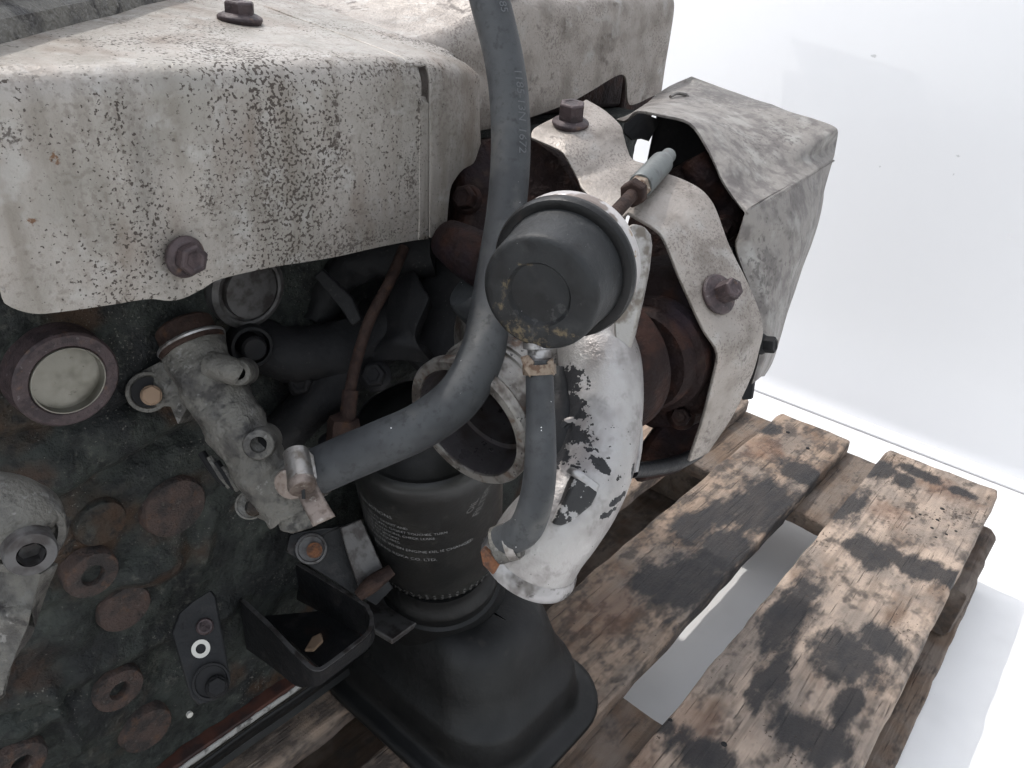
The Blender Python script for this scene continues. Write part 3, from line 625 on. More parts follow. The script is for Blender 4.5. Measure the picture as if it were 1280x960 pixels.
turb = mk('turbine_housing', rlathe(tc_ - XA * 0.035, XA, [(0.0, -0.006), (0.030, -0.006), (0.033, 0.0), (0.040, 0.004), (0.047, 0.008), (0.052, 0.018), (0.053, 0.030), (0.052, 0.045), (0.046, 0.060), (0.040, 0.076), (0.030, 0.090), (0, 0.092)], 56), 'rust_dark', engine, smooth=60, label='dark rusty turbine housing inside the shield frame')
c = P(800, 452, 0.430)
mk('housing_ring', lathe(c, XA, [(0.016, 0.0), (0.028, 0.0), (0.0300, 0.003), (0.0300, 0.010), (0.034, 0.012), (0.034, 0.02), (0.02, 0.022)], 44, False), 'rust_dark', turb)
mk('housing_foot', slab([P(800, 560, 0.465), P(845, 500, 0.47), P(890, 470, 0.475), P(900, 520, 0.47), P(872, 576, 0.46), P(810, 592, 0.46)], 0.05), 'rust_dark', turb, bevel=0.004, smooth=45)
mk('housing_neck', tube([P(850, 330, 0.53), P(845, 290, 0.53), P(880, 250, 0.53), P(915, 250, 0.55)], [0.036, 0.034, 0.03, 0.034], 24), 'rust_dark', turb)
for px, py, d in ((852, 520, 0.452), (835, 348, 0.452), (905, 285, 0.49)):
    bolt(turb, P(px, py, d), rotw((-0.35, 0.05, -1)), 0.006, 0.009, 0.0085, 'rust_dark')
mk('housing_pipe', tube([P(868, 200, 0.50), P(885, 228, 0.50), P(910, 262, 0.505), P(912, 300, 0.50)], 0.011, 18), 'rust_dark', turb)

# --- box-like shield over the turbine, dented at its corner
T0, T1, T2, T3 = PX(865, 95, 0.60), PX(1048, 160, 0.60), P(930, 266, 0.452), P(778, 140, 0.515)
def lp(a, b, t): return a.lerp(b, t)
top_rows = [
    [P(770, 150, 0.545), P(795, 138, 0.53), PX(829, 112, 0.585), T0],
    [P(782, 150, 0.515), P(800, 137, 0.52), P(850, 120, 0.57), P(900, 108, 0.615)],
    [P(797, 138, 0.500), P(815, 135, 0.51), P(880, 130, 0.56), P(945, 124, 0.605)],
    [P(828, 143, 0.485), P(850, 140, 0.50), P(915, 145, 0.545), PX(985, 138, 0.60)],
    [P(862, 153, 0.478), P(885, 155, 0.49), P(950, 168, 0.53), PX(1018, 149, 0.60)],
    [P(884, 183, 0.470), P(910, 188, 0.478), P(965, 190, 0.515), PX(1040, 157, 0.60)],
    [P(894, 206, 0.464), P(920, 210, 0.469), P(975, 205, 0.51), PX(1047, 164, 0.60)],
    [P(903, 226, 0.460), P(928, 234, 0.464), P(985, 214, 0.505), P(1046, 178, 0.586)],
    [P(929, 262.5, 0.4521), P(943, 256, 0.4547), P(991.5, 228, 0.4917), P(1042, 197, 0.5685)],
    [P(930, 266, 0.4515), P(944, 258, 0.454), P(992, 230, 0.490), P(1041, 200, 0.566)],
    [P(930, 269.5, 0.4512), P(945, 261, 0.4541), P(993, 233, 0.4890), P(1040.5, 202.5, 0.5645)],
    [P(924, 296, 0.4530), P(950, 285, 0.458), P(1002, 268, 0.490), P(1031, 236, 0.560)],
    [P(921, 308, 0.4560), P(948, 302, 0.461), P(1000, 290, 0.492), P(1029, 252, 0.558)],
    [P(926, 330, 0.4570), P(955, 326, 0.463), P(995, 318, 0.494), P(1022, 285, 0.556)],
    [P(938, 362, 0.4600), P(960, 362, 0.466), P(985, 355, 0.496), P(1003, 335, 0.552)],
    [P(944, 395, 0.4620), P(962, 400, 0.468), P(978, 395, 0.498), P(985, 392, 0.548)],
    [P(952, 425, 0.4650), P(958, 438, 0.470), P(964, 446, 0.500), P(968, 446, 0.545)],
    [P(940, 480, 0.4680), P(948, 474, 0.472), P(953, 471, 0.502), P(955, 470, 0.543)],
]
bs = mk('turbo_shield', sheet(top_rows, 5, 4, 0.0008, 40), 'shield_dark', engine, smooth=50, solid=0.0016, bevel=0.0004, label='dented box-shaped grey heat shield over the turbine')
c = P(852, 123, 0.568)
mk('pressed_mark', tube([P(838, 121, 0.561), P(846, 117, 0.567), P(858, 119, 0.571), P(864, 128, 0.570)], 0.0012, 8), 'shield_dark', bs)
# inside of the box: plate edge and dark pipes
mk('inner_plate', slab([P(782, 148, 0.565), P(800, 140, 0.565), P(826, 150, 0.565), P(812, 175, 0.565), P(802, 172, 0.565), P(790, 174, 0.565), P(780, 165, 0.565)], 0.003), 'cast_dark', bs, smooth=30)
mk('inner_wall', sheet([[P(824, 128, 0.57), P(870, 140, 0.58), P(945, 225, 0.575)], [P(806, 215, 0.60), P(860, 215, 0.60), P(945, 300, 0.585)], [P(800, 260, 0.60), P(860, 300, 0.60), P(940, 420, 0.575)]], 4, 4), 'cast_dark', bs, solid=0.003)
bolt(bs, P(951, 430, 0.462), rotw((0.75, 0.1, -0.6)), 0.0052, 0.009, 0.0065, 'cast_dark')

# --- clip shield with the raised bolted ear, then the long bent strap
clip_rows = [
    [P(664, 172, 0.452), P(668, 160, 0.458), P(700, 143, 0.470), P(733, 124, 0.485)],
    [P(690, 183, 0.446), P(692, 170, 0.452), P(725, 152, 0.463), P(757, 138, 0.478)],
    [P(702, 190, 0.443), P(708, 178, 0.447), P(742, 162, 0.458), P(776, 156, 0.470)],
    [P(708, 197, 0.441), P(720, 190, 0.444), P(752, 176, 0.455), P(780, 168, 0.466)],
    [P(716, 212, 0.441), P(732, 204, 0.444), P(760, 193, 0.454), P(784, 185, 0.464)],
    [P(722, 224, 0.440), P(740, 217, 0.443), P(768, 206, 0.452), P(790, 198, 0.461)],
    [P(728, 236, 0.433), P(748, 226, 0.438), P(778, 212, 0.449), P(806, 204, 0.458)],
    [P(752, 256, 0.424), P(768, 246, 0.429), P(795, 226, 0.443), P(826, 213, 0.455)],
    [P(780, 270, 0.416), P(793, 258, 0.422), P(812, 238, 0.436), P(836, 217, 0.450)],
]
clip = mk('clip_shield', sheet(clip_rows, 5, 5, 0.0006, 30), 'shield_plain', engine, smooth=45, solid=0.0018, bevel=0.0004, label='bent tan shield bracket with a rusty bolt on its raised ear')
bn = (P(757, 138, 0.478) - P(690, 183, 0.446)).cross(P(664, 172, 0.452) - P(690, 183, 0.446)).normalized()
if bn.z < 0: bn = -bn
bolt(clip, P(713, 154, 0.4605), (bn + ZA * 0.8).normalized(), 0.0082, 0.0125, 0.0112, tw=0.1)
strap_rows = [
    [P(784, 264, 0.414), P(806, 240, 0.428), P(832, 216, 0.446)],
    [P(800, 274, 0.411), P(824, 248, 0.424), P(856, 225, 0.442)],
    [P(815, 283, 0.409), P(842, 262, 0.421), P(876, 236, 0.438)],
    [P(827, 294, 0.408), P(855, 276, 0.418), P(889, 250, 0.436)],
    [P(835, 310, 0.408), P(866, 295, 0.417), P(898, 268, 0.435)],
    [P(848, 342, 0.409), P(880, 325, 0.418), P(912, 306, 0.433)],
    [P(866, 382, 0.410), P(898, 368, 0.420), P(934, 352, 0.434)],
    [P(880, 412, 0.411), P(914, 402, 0.421), P(948, 385, 0.435)],
    [P(891, 428, 0.412), P(922, 420, 0.422), P(954, 404, 0.436)],
    [P(896, 438, 0.4135), P(926, 432, 0.423), P(954, 420, 0.437)],
    [P(897, 452, 0.416), P(925, 446, 0.426), P(950, 436, 0.440)],
    [P(890, 482, 0.422), P(916, 478, 0.432), P(940, 470, 0.444)],
    [P(876, 535, 0.432), P(898, 530, 0.440), P(915, 522, 0.450)],
    [P(862, 577, 0.440), P(872, 573, 0.446), P(885, 566, 0.455)],
]
strap = mk('strap_shield', sheet(strap_rows, 5, 4, 0.0004, 30), 'shield_plain', engine, smooth=45, solid=0.0022, bevel=0.0005, label='long bent metal strap bolted across the rusty turbine')
sn = (P(934, 352, 0.434) - P(866, 382, 0.410)).cross(P(848, 342, 0.409) - P(866, 382, 0.410)).normalized()
if sn.dot(ray(900, 365)) > 0: sn = -sn
bolt(strap, P(898, 368, 0.4185), sn, 0.0062, 0.013, 0.0115, tw=0.5)
# bar below the turbine, rear plate of the engine
mk('support_bar', tube([P(790, 588, 0.415), P(812, 586, 0.43), P(845, 579, 0.45), P(872, 566, 0.47)], [0.0042, 0.0045, 0.0045, 0.004], 12), 'bracket_black', engine)
mk('lower_tab', slab([P(922, 436, 0.488), P(944, 430, 0.488), P(943, 470, 0.490), P(939, 499, 0.492), P(928, 500, 0.492), P(920, 478, 0.490)], 0.003, XA), 'cast_dark', bs)

# --- compressor: inlet mouth, back plate, volute elbow
mc = P(582, 531, 0.405)
inl = mk('compressor_inlet', lathe(mc, AXI, [(0.0311, 0.016), (0.0325, 0.002), (0.0333, 0.0), (0.0379, 0.0), (0.0390, 0.0015), (0.0390, 0.006), (0.0367, 0.0075), (0.0353, 0.010), (0.0364, 0.020), (0.0364, 0.024), (0.0377, 0.0245), (0.0377, 0.0265), (0.0364, 0.027), (0.0364, 0.029), (0.0377, 0.0295), (0.0377, 0.0315), (0.0364, 0.032), (0.0373, 0.040), (0.0418, 0.048), (0.0531, 0.056), (0.0565, 0.060), (0.0565, 0.066), (0.0, 0.066)], 72, False), 'inlet_alloy', engine, label='open round alloy mouth of the compressor inlet')
mk('inlet_bore', lathe(mc, AXI, [(0.0326, 0.0012), (0.0312, 0.012), (0.0308, 0.024), (0.0280, 0.0245), (0.0272, 0.046), (0.0262, 0.062), (0.012, 0.063), (0.010, 0.052), (0.005, 0.049), (0, 0.0485)], 64, False), 'inlet_bore', inl, label='oily dark bore of the inlet')
bp_c = P(752, 455, 0.432)
mk('compressor_back_plate', lathe(bp_c, XA, [(0, -0.02), (0.034, -0.02), (0.040, -0.012), (0.042, 0.0), (0.042, 0.004), (0.040, 0.006), (0.03, 0.012), (0.02, 0.03), (0, 0.03)], 64), 'rust_dark', engine)
vol_pts = [P(722, 380, 0.43), P(738, 412, 0.408), P(749, 450, 0.398), P(752, 492, 0.393), P(750, 535, 0.388), P(741, 580, 0.381), P(723, 618, 0.375), P(699, 650, 0.372), P(678, 675, 0.374), P(664, 698, 0.379)]
vol_r = [0.015, 0.0195, 0.0215, 0.0215, 0.0208, 0.0206, 0.0213, 0.0224, 0.0232, 0.0236]
vol = mk('compressor_volute', tube(vol_pts, vol_r, 40, 8, cap=False), 'volute_paint', engine, label='pale painted compressor outlet elbow with black flaking chips')
p_end, t_end, _, _ = tube.frames[-1]
mk('outlet_lip', lathe(p_end, t_end, [(0.0236, -0.004), (0.0252, 0.0), (0.0256, 0.002), (0.0252, 0.0045), (0.0240, 0.0050), (0.0222, 0.0046), (0.0205, 0.0), (0.0200, -0.007), (0, -0.008)], 56, False), 'bright_alloy', vol)
mk('outlet_throat', lathe(p_end, t_end, [(0.0204, 0.001), (0.0199, -0.006), (0, -0.006)], 40, False), 'black_void', vol)
# square pad, round boss, seam flange and bracket foot of the volute
mk('mounting_pad', slab([P(690, 655, 0.3475), P(712, 612, 0.3475), P(721, 594, 0.3485), P(732, 600, 0.349), P(748, 616, 0.350), P(740, 632, 0.350), P(716, 652, 0.3485), P(702, 658, 0.348)], 0.010), 'volute_pad', vol, bevel=0.0012, smooth=40)
mk('pad_edge', slab([P(713, 593, 0.3475), P(719, 586, 0.3478), P(728, 589, 0.3482), P(752, 607, 0.3505), P(745, 618, 0.3500), P(728, 604, 0.3484)], 0.010), 'bright_alloy', vol, bevel=0.0012, smooth=40)
mk('round_boss', lathe(P(715, 540, 0.374), rotw((-0.3, 0.0, -1)), [(0.0075, -0.01), (0.0075, 0.0), (0.0065, 0.001), (0.0045, 0.001), (0.004, 0.0), (0, 0)], 24), 'volute_paint', vol)
seam = [P(778, 440, 0.402), P(789, 470, 0.400), P(799, 510, 0.399), P(803, 550, 0.397), P(797, 590, 0.392)]
rows = [[p - rotw((0.004, 0, 0.0)), p, p + rotw((0.0016, 0.0, 0.008))] for p in seam]
mk('seam_flange', sheet(rows, 6, 3), 'volute_paint', vol, solid=0.0016, bevel=0.0004)
mk('paint_strip', rough(tube([P(697, 462, 0.392), P(700, 500, 0.388), P(700, 545, 0.384), P(694, 590, 0.380), P(684, 620, 0.378)], [0.006, 0.009, 0.0105, 0.010, 0.007], 18), 0.001, 120), 'bracket_black', vol, label='black gasket side of the volute with torn edge')

# --- oil filter on the sump
fb, ft = P(548, 684, 0.578), P(531, 536, 0.484); fax = (ft - fb); FL = fax.length; fax.normalize()
filt = mk('oil_filter', lathe(fb, fax, [(0, -0.012), (0.036, -0.012), (0.038, -0.010), (0.0415, -0.004), (0.0440, 0.0), (0.0455, 0.004), (0.0462, 0.008), (0.0480, 0.012), (0.0486, 0.020), (0.0498, FL - 0.016), (0.0492, FL - 0.006), (0.0470, FL - 0.001), (0.0445, FL + 0.0008), (0.0425, FL + 0.0006), (0.041, FL + 0.0002), (0.030, FL + 0.0040), (0.015, FL + 0.0060), (0, FL + 0.0066)], 80), 'filter_black', engine, label='black spin-on oil filter with small white printed instructions')
_, fu, fv = frame(fax)
# crimped grip dimples round the lower end
dV = []
for k in range(54):
    a = 2 * math.pi * k / 54; d = fu * math.cos(a) + fv * math.sin(a)
    for h, r in ((0.0045, 0.0454), (0.0105, 0.0470)):
        dV.append(lathe(fb + fax * h + d * (r - 0.0006), d, [(0.0018, 0.0), (0.0016, 0.0012), (0.0009, 0.0018), (0, 0.0020)], 8))
cr_ = mk('crimp_bead', join(*dV), 'filter_black', filt); cr_['kind'] = 'stuff'
def wrap_text(name, text, size, place, material, parent, spacing=1.0, bold=0.0):
    cu = bpy.data.curves.new(name, 'FONT'); cu.body = text; cu.size = size; cu.resolution_u = 2; cu.space_character = spacing; cu.offset = bold
    to = bpy.data.objects.new(name, cu); col.objects.link(to)
    dg = bpy.context.evaluated_depsgraph_get(); me = bpy.data.meshes.new_from_object(to.evaluated_get(dg))
    bpy.data.objects.remove(to); vs_ = [v.co.copy() for v in me.vertices]; fs = [tuple(p.vertices) for p in me.polygons]
    bpy.data.meshes.remove(me)
    bm = bmesh.new(); bv = [bm.verts.new(v) for v in vs_]
    for f in fs:
        try: bm.faces.new([bv[i] for i in f])
        except ValueError: pass
    long_ = [e for e in bm.edges if e.calc_length() > size * 0.35]
    if long_: bmesh.ops.subdivide_edges(bm, edges=long_, cuts=2)
    bmesh.ops.triangulate(bm, faces=bm.faces)
    bm.verts.index_update(); vs_ = [place(v.co.x, v.co.y) for v in bm.verts]; fs = [tuple(v.index for v in f.verts) for f in bm.faces]; bm.free()
    return mk(name, (vs_, fs), material, parent, smooth=0)
camdir = (CAM - (fb + fax * FL * 0.5)); camdir -= fax * camdir.dot(fax); camdir.normalize()
a_mid = math.atan2(camdir.dot(fv), camdir.dot(fu))
sgn = 1.0 if (fv * math.cos(a_mid) - fu * math.sin(a_mid)).dot(rotw((1, 0, 0))) > 0 else -1.0
def on_filter(a_off, h0, slope=0.0):
    def f(x, y):
        h = h0 + y; r = 0.0481 + (h / FL) * 0.0014 + 0.00045
        a = a_mid + sgn * (R(a_off) + x / 0.049)
        return fb + fax * h + (fu * math.cos(a) + fv * math.sin(a)) * r
    return f
T = [(-72, 0.745, 0.0048, 'INSTRUCTIONS'), (-70, 0.690, 0.0033, 'APPLY OIL TO GASKET AND'), (-70, 0.655, 0.0033, 'SCREW ON UNTIL GASKET TOUCHES, TURN'),
     (-70, 0.620, 0.0033, 'BY HAND. RUN ENGINE, CHECK LEAKS'), (-70, 0.585, 0.0033, 'OIL AT EVERY SECOND'), (-70, 0.552, 0.0033, 'CHANGE AS REQUIRED'), (-76, 0.505, 0.0040, 'REPLACE FILTER WHEN ENGINE OIL IS CHANGED'), (-58, 0.435, 0.0044, 'TOKYO ROKA CO. LTD.')]
T = [(a_, h_ * FL, s_, t_) for a_, h_, s_, t_ in T]
for ao, h, s, t in T: wrap_text('printed_line', t, s, on_filter(ao, h), 'white_print', filt, bold=0.00003)
def on_filter_v(a_off, h0):
    def f(x, y):
        h = h0 + x * 0.8 + y * 0.2; a = a_mid + sgn * (R(a_off) + (x * 0.55 - y) / 0.049); r = 0.0481 + (h / FL) * 0.0014 + 0.00045
        return fb + fax * h + (fu * math.cos(a) + fv * math.sin(a)) * r
    return f
wrap_text('printed_line', 'FILTER', 0.0080, on_filter_v(34, 0.69 * FL), 'worn_print', filt, bold=0.0001)
wrap_text('printed_line', 'OIL', 0.0075, on_filter_v(28, 0.74 * FL), 'worn_print', filt, bold=0.0001)
# dark round bodies behind the filter and hose
mk('water_pump_body', lathe(P(575, 395, 0.475), rotw((-0.15, -0.1, -1)), [(0.044, -0.06), (0.044, -0.004), (0.041, 0.0), (0.030, 0.003), (0.012, 0.003), (0, 0.004)], 40), 'cast_dark', engine)
mk('breather_stub', tube([P(640, 400, 0.45), P(600, 372, 0.44), P(585, 358, 0.435)], [0.018, 0.017, 0.014], 20), 'rubber', engine)
arm = [[P(492, 345, 0.468), P(515, 338, 0.462), P(530, 362, 0.455)], [P(488, 362, 0.462), P(512, 352, 0.455), P(536, 372, 0.448)], [P(482, 390, 0.462), P(502, 384, 0.454), P(526, 395, 0.447)], [P(478, 415, 0.464), P(498, 412, 0.455), P(518, 420, 0.450)], [P(470, 430, 0.462), P(495, 428, 0.452), P(528, 440, 0.452)], [P(440, 455, 0.47), P(495, 450, 0.46), P(540, 455, 0.462)]]
mk('casting_elbow', sheet(arm, 5, 5, 0.0006, 60), 'cast_dark', engine, solid=0.006, bevel=0.001)

mk('breather_pipe', rough(tube([P(395, 395, 0.48), P(420, 350, 0.475), P(470, 322, 0.47), P(540, 318, 0.47)], [0.012, 0.012, 0.013, 0.014], 18), 0.0035, 55), 'cast_dark', engine)
mk('lifting_eye', slab([P(392, 345, 0.44), P(402, 335, 0.44), P(440, 372, 0.44), P(452, 400, 0.442), P(440, 408, 0.442), P(425, 385, 0.441)], 0.006), 'cast_dark', engine, bevel=0.001)
bolt(block, P(470, 470, 0.465), rotw((-0.1, -0.1, -1)), 0.0075, 0.008, 0.010, 'cast_dark')
bolt(block, P(380, 480, 0.462), rotw((-0.1, -0.1, -1)), 0.0070, 0.008, 0.0095, 'cast_dark')
# --- thin rusty pipe with union
pipe = mk('oil_feed_pipe', tube([P(505, 310, 0.455), P(488, 350, 0.445), P(462, 400, 0.44), P(446, 450, 0.44), P(437, 490, 0.44)], 0.0033, 14), 'rust', engine, label='thin rusty oil pipe bending down to a red union')
mk('union_sleeve', tube([P(438, 488, 0.44), P(434, 525, 0.44)], 0.0046, 16), 'rust', pipe)
mk('union_nut', lathe(P(430, 522, 0.44), rotw((-0.12, 0.9, 0.3)), [(0.004, -0.002), (0.0085, 0.0), (0.0095, 0.004), (0.0095, 0.014), (0.012, 0.018), (0.012, 0.026), (0, 0.027)], 6, True, 0.3), 'rust', pipe, smooth=30)
mk('union_block', lathe(P(432, 552, 0.452), rotw((-0.12, 0.9, 0.3)), [(0.012, -0.004), (0.016, 0.0), (0.016, 0.010), (0, 0.010)], 24), 'cast_dark', pipe)

# --- coolant elbow: cast alloy body with ears, bosses and a rusty cap
elb = mk('coolant_elbow', rough(tube([P(240, 428, 0.402), P(250, 455, 0.400), P(275, 500, 0.399), P(305, 550, 0.400), P(335, 600, 0.402), P(362, 645, 0.404)], [0.0160, 0.0158, 0.0160, 0.0150, 0.0140, 0.0120], 40, 14), 0.0024, 80), 'cast_alloy', engine, label='grey cast alloy coolant elbow bolted to the block')
eax = (P(240, 428, 0.402) - P(275, 500, 0.399)).normalized()
cap0 = P(240, 430, 0.402)
mk('sender_cap', lathe(cap0, eax, [(0.0172, -0.003), (0.0175, 0.0), (0.0172, 0.0012), (0.0163, 0.0014), (0.0163, 0.0002), (0.0152, 0.0004), (0.0150, 0.008), (0.0150, 0.0105), (0.0135, 0.0120), (0, 0.0122)], 40), 'rust', elb, label='dull red-brown round cap')
mk('cap_seam', lathe(cap0, eax, [(0.0176, -0.0006), (0.0180, 0.0004), (0.0176, 0.0014), (0.0168, 0.0016)], 48, False), 'bright_alloy', elb)
def ear(pts, dep, thick, hole=None):
    return slab([P(x, y, dep) for x, y in pts], thick)
mk('ear', join(slab([P(160, 480, 0.398), P(168, 468, 0.398), P(200, 452, 0.398), P(212, 456, 0.398), P(222, 478, 0.397), P(234, 510, 0.397), P(222, 530, 0.399), P(213, 508, 0.398), P(185, 508, 0.398), P(168, 502, 0.398)], 0.030)), 'cast_alloy', elb, bevel=0.0022, smooth=45)
eb = P(185, 490, 0.397)
mk('ear_rim', lathe(eb, -ray(185, 490), [(0.0085, -0.004), (0.0108, 0.0), (0.0105, 0.001), (0.0088, 0.0012), (0.0082, 0.0), (0.0080, -0.0004), (0, -0.0006)], 28), 'cast_alloy', elb)
mk('ear_socket', lathe(eb, -ray(185, 490), [(0.0080, 0.0), (0.0080, 0.0008), (0, 0.0008)], 24), 'black_void', elb)
bolt(elb, P(189, 494, 0.395), -ray(189, 494), 0.0052, 0.004, 0.0053, 'chip_wood', cup=False)
def tube_boss(px, py, d, r, ln, ri=0.55, ax=(0.18, 0.05, -1), material='cast_alloy'):
    ax = rotw(ax).normalized(); c = P(px, py, d)
    o = mk('hollow_boss', lathe(c, ax, [(r * 1.15, -ln), (r, -0.004), (r, -0.001), (r * 0.92, 0), (r * ri * 1.05, 0), (r * ri, -0.001), (r * ri, -0.008), (0, -0.0085)], 28), material, elb)
    mk('bore', lathe(c, ax, [(r * ri * 0.98, -0.006), (0, -0.006)], 20, True), 'black_void', elb)
    return o
tube_boss(297, 466, 0.386, 0.0066, 0.02); tube_boss(323, 556, 0.384, 0.0080, 0.022, 0.5)
mk('web', tube([P(262, 455, 0.388), P(285, 462, 0.386), P(298, 468, 0.388)], [0.007, 0.007, 0.0065], 14), 'cast_alloy', elb)
for px, py, d, r in ((303, 528, 0.3860, 0.0036),):
    mk('casting_lump', lathe(P(px, py, d), -ray(px, py), [(r * 1.3, -0.004), (r, 0), (r * 0.5, 0.0010), (0, 0.0012)], 14), 'cast_alloy', elb)
mk('pad', slab([P(286, 588, 0.392), P(292, 562, 0.392), P(312, 552, 0.391), P(326, 575, 0.391), P(300, 604, 0.392)], 0.02), 'cast_alloy', elb, bevel=0.0016, smooth=45)
for k in range(4):
    mk('fin', tube([P(252 + k * 9, 566 + k * 6, 0.405), P(268 + k * 8, 590 + k * 4, 0.404), P(284 + k * 5, 606 + k * 2, 0.405)], 0.0022, 10), 'cast_alloy' if k % 2 else 'cast_dark', elb)
mk('ear', slab([P(296, 630, 0.402), P(304, 612, 0.402), P(325, 600, 0.401), P(345, 612, 0.401), P(350, 640, 0.402), P(330, 650, 0.402), P(305, 650, 0.402)], 0.02), 'cast_dark', elb, bevel=0.002, smooth=45)
mk('ear_socket', lathe(P(313, 631, 0.3998), -ray(313, 631), [(0.0078, -0.002), (0.0078, 0.0008), (0.0068, 0.0009), (0.0065, 0.0), (0, 0)], 24), 'cast_alloy', elb)
bolt(elb, P(318, 634, 0.398), -ray(318, 634), 0.0046, 0.005, 0.0048, 'cast_iron', cup=False)
mk('ear', slab([P(345, 650, 0.398), P(362, 640, 0.398), P(385, 636, 0.398), P(398, 644, 0.398), P(392, 660, 0.398), P(365, 668, 0.399), P(348, 664, 0.399)], 0.014), 'cast_alloy', elb, bevel=0.002, smooth=45)
mk('hose_spigot', tube([P(352, 605, 0.402), P(385, 594, 0.395), P(402, 588, 0.388)], [0.013, 0.0100, 0.0095], 20), 'cast_alloy', elb)

# --- big coolant hose
hp = [P(596, -60, 0.392), P(612, 0, 0.392), P(629, 70, 0.394), P(637, 130, 0.396), P(638, 200, 0.398), P(632, 270, 0.400), P(620, 340, 0.400), P(611, 400, 0.396), P(601, 446, 0.388), P(575, 494, 0.378), P(530, 530, 0.374), P(480, 553, 0.374), P(430, 574, 0.376), P(390, 592, 0.379)]
hr = [0.0106, 0.0104, 0.0102, 0.0103, 0.0104, 0.0104, 0.0104, 0.0110, 0.0117, 0.0119, 0.0117, 0.0117, 0.0118, 0.0118]
hose = mk('coolant_hose', tube(hp, hr, 32, 10), 'rubber', engine, label='thick grey-black rubber hose curving in front of the inlet')
HF, HR = list(tube.frames), list(tube.rad)
arc = [0.0]
for i in range(1, len(HF)): arc.append(arc[-1] + (HF[i][0] - HF[i - 1][0]).length)
def on_hose(s0, aoff):
    def f(x, y):
        s = s0 + x; i = 1
        while i < len(arc) - 1 and arc[i] < s: i += 1
        t = (s - arc[i - 1]) / (arc[i] - arc[i - 1]); p = HF[i - 1][0].lerp(HF[i][0], t); tg = HF[i][1]
        v = (CAM - p); v -= tg * v.dot(tg); v.normalize(); sd_ = tg.cross(v)
        if sd_.dot(rotw((1, 0, 0))) < 0: sd_ = -sd_
        r = HR[i] + 0.00035; a = aoff + y / r
        return p + (v * math.cos(a) + sd_ * math.sin(a)) * r
    return f
def arc_at(py):
    best = min(range(len(HF)), key=lambda i: abs(480 + FPX * (lambda q: -q.dot(e3) if False else 0)(HF[i][0]) - py) if False else abs(proj(HF[i][0])[1] - py)); return arc[best]
def proj(p):
    q = Vector(p) - CAM; wv = e1 * q.x + e2 * q.y - e3 * q.z
    return 640 + FPX * wv.x / wv.z, 480 + FPX * wv.y / wv.z
for t, py, s in (('185', 8, 0.0062), ('1185-13N', 94, 0.0066), ('1672', 165, 0.0068)):
    wrap_text('printed_code', t, s, on_hose(arc_at(py), R(24)), 'hose_print', hose, 0.95)
# worm-drive clamp at its end
i_c = len(HF) - 6; pc, tcx = HF[i_c][0], HF[i_c][1]
clampo = mk('hose_clamp', lathe(HF[-3][0], HF[-3][1], [(0.0121, -0.001), (0.0127, -0.001), (0.0129, 0.0), (0.0129, 0.008), (0.0127, 0.009), (0.0121, 0.009)], 40, False), 'steel', engine, label='steel worm-drive clamp on the hose end')
ca, cb = P(370, 566, 0.366), P(377, 604, 0.356)
mk('screw_housing', tube([ca, ca.lerp(cb, 0.5), cb], 0.0062, 24), 'steel', clampo)
mk('band_fold', slab([P(385, 562, 0.366), P(392, 568, 0.367), P(397, 598, 0.362), P(388, 602, 0.360)], 0.004), 'steel', clampo, bevel=0.0006)
mk('clamp_washer', lathe(P(362, 606, 0.360), rotw((-0.15, 0.35, -1)), [(0.0078, -0.002), (0.0078, 0), (0.0073, 0.0005), (0, 0.0006)], 28), 'steel_brown', clampo)
sax = (cb - ca).normalized()
mk('clamp_screw', join(lathe(cb, sax, [(0.0066, -0.001), (0.0068, 0.002), (0.006, 0.0035), (0.0, 0.0038)], 24)), 'steel_brown', clampo)
sc_ = cb + sax * 0.0040
mk('screw_slot', slab([sc_ + rotw((-0.0008, -0.004, 0)), sc_ + rotw((0.0008, -0.004, 0)), sc_ + rotw((0.0010, 0.004, 0)), sc_ + rotw((-0.0006, 0.004, 0))], 0.0008), 'black_void', clampo, smooth=0)
mk('band_tail', sheet([[P(368, 606, 0.362), P(394, 600, 0.364)], [P(376, 628, 0.356), P(403, 618, 0.358)], [P(391, 658, 0.350), P(419, 645, 0.352)]], 4, 4), 'steel_brown', clampo, solid=0.0007)

# --- wastegate actuator
AX = rotw((0.40, -0.48, 0.78)).normalized(); ac = P(673, 369, 0.312)
act = mk('actuator_canister', lathe(ac, AX, [(0, 0.0024), (0.0105, 0.0022), (0.0128, 0.0020), (0.0136, 0.0010), (0.0142, 0.0), (0.0205, -0.0002), (0.0232, -0.0001), (0.0246, 0.0006), (0.0254, 0.0020), (0.0257, 0.0040), (0.0266, 0.016), (0.0273, 0.0245), (0.0282, 0.0268), (0.0300, 0.0275)], 72, False), 'canister', engine, label='black round wastegate actuator can with stained face')
mk('crimp_roll', lathe(ac, AX, [(0.0278, 0.0262), (0.0300, 0.0258), (0.0318, 0.0266), (0.0327, 0.0285), (0.0328, 0.0310), (0.0320, 0.0330), (0.0305, 0.0335)], 72, False), 'black_roll', act)
mk('rear_cap', lathe(ac, AX, [(0.0308, 0.0325), (0.0322, 0.0345), (0.0320, 0.0400), (0.0300, 0.0450), (0.025, 0.0490), (0.012, 0.0525), (0.006, 0.0535), (0.0055, 0.060), (0, 0.060)], 64, False), 'cap_silver', act, label='flaking silver rear cap of the actuator')
AXR = rotw((0.43, -0.52, 0.74)).normalized()          # the rod leaves the cap slightly off the can's axis
rod = mk('actuator_rod', tube([ac + AXR * 0.055, ac + AXR * 0.10, ac + AXR * 0.132], 0.0036, 16), 'rust', act)
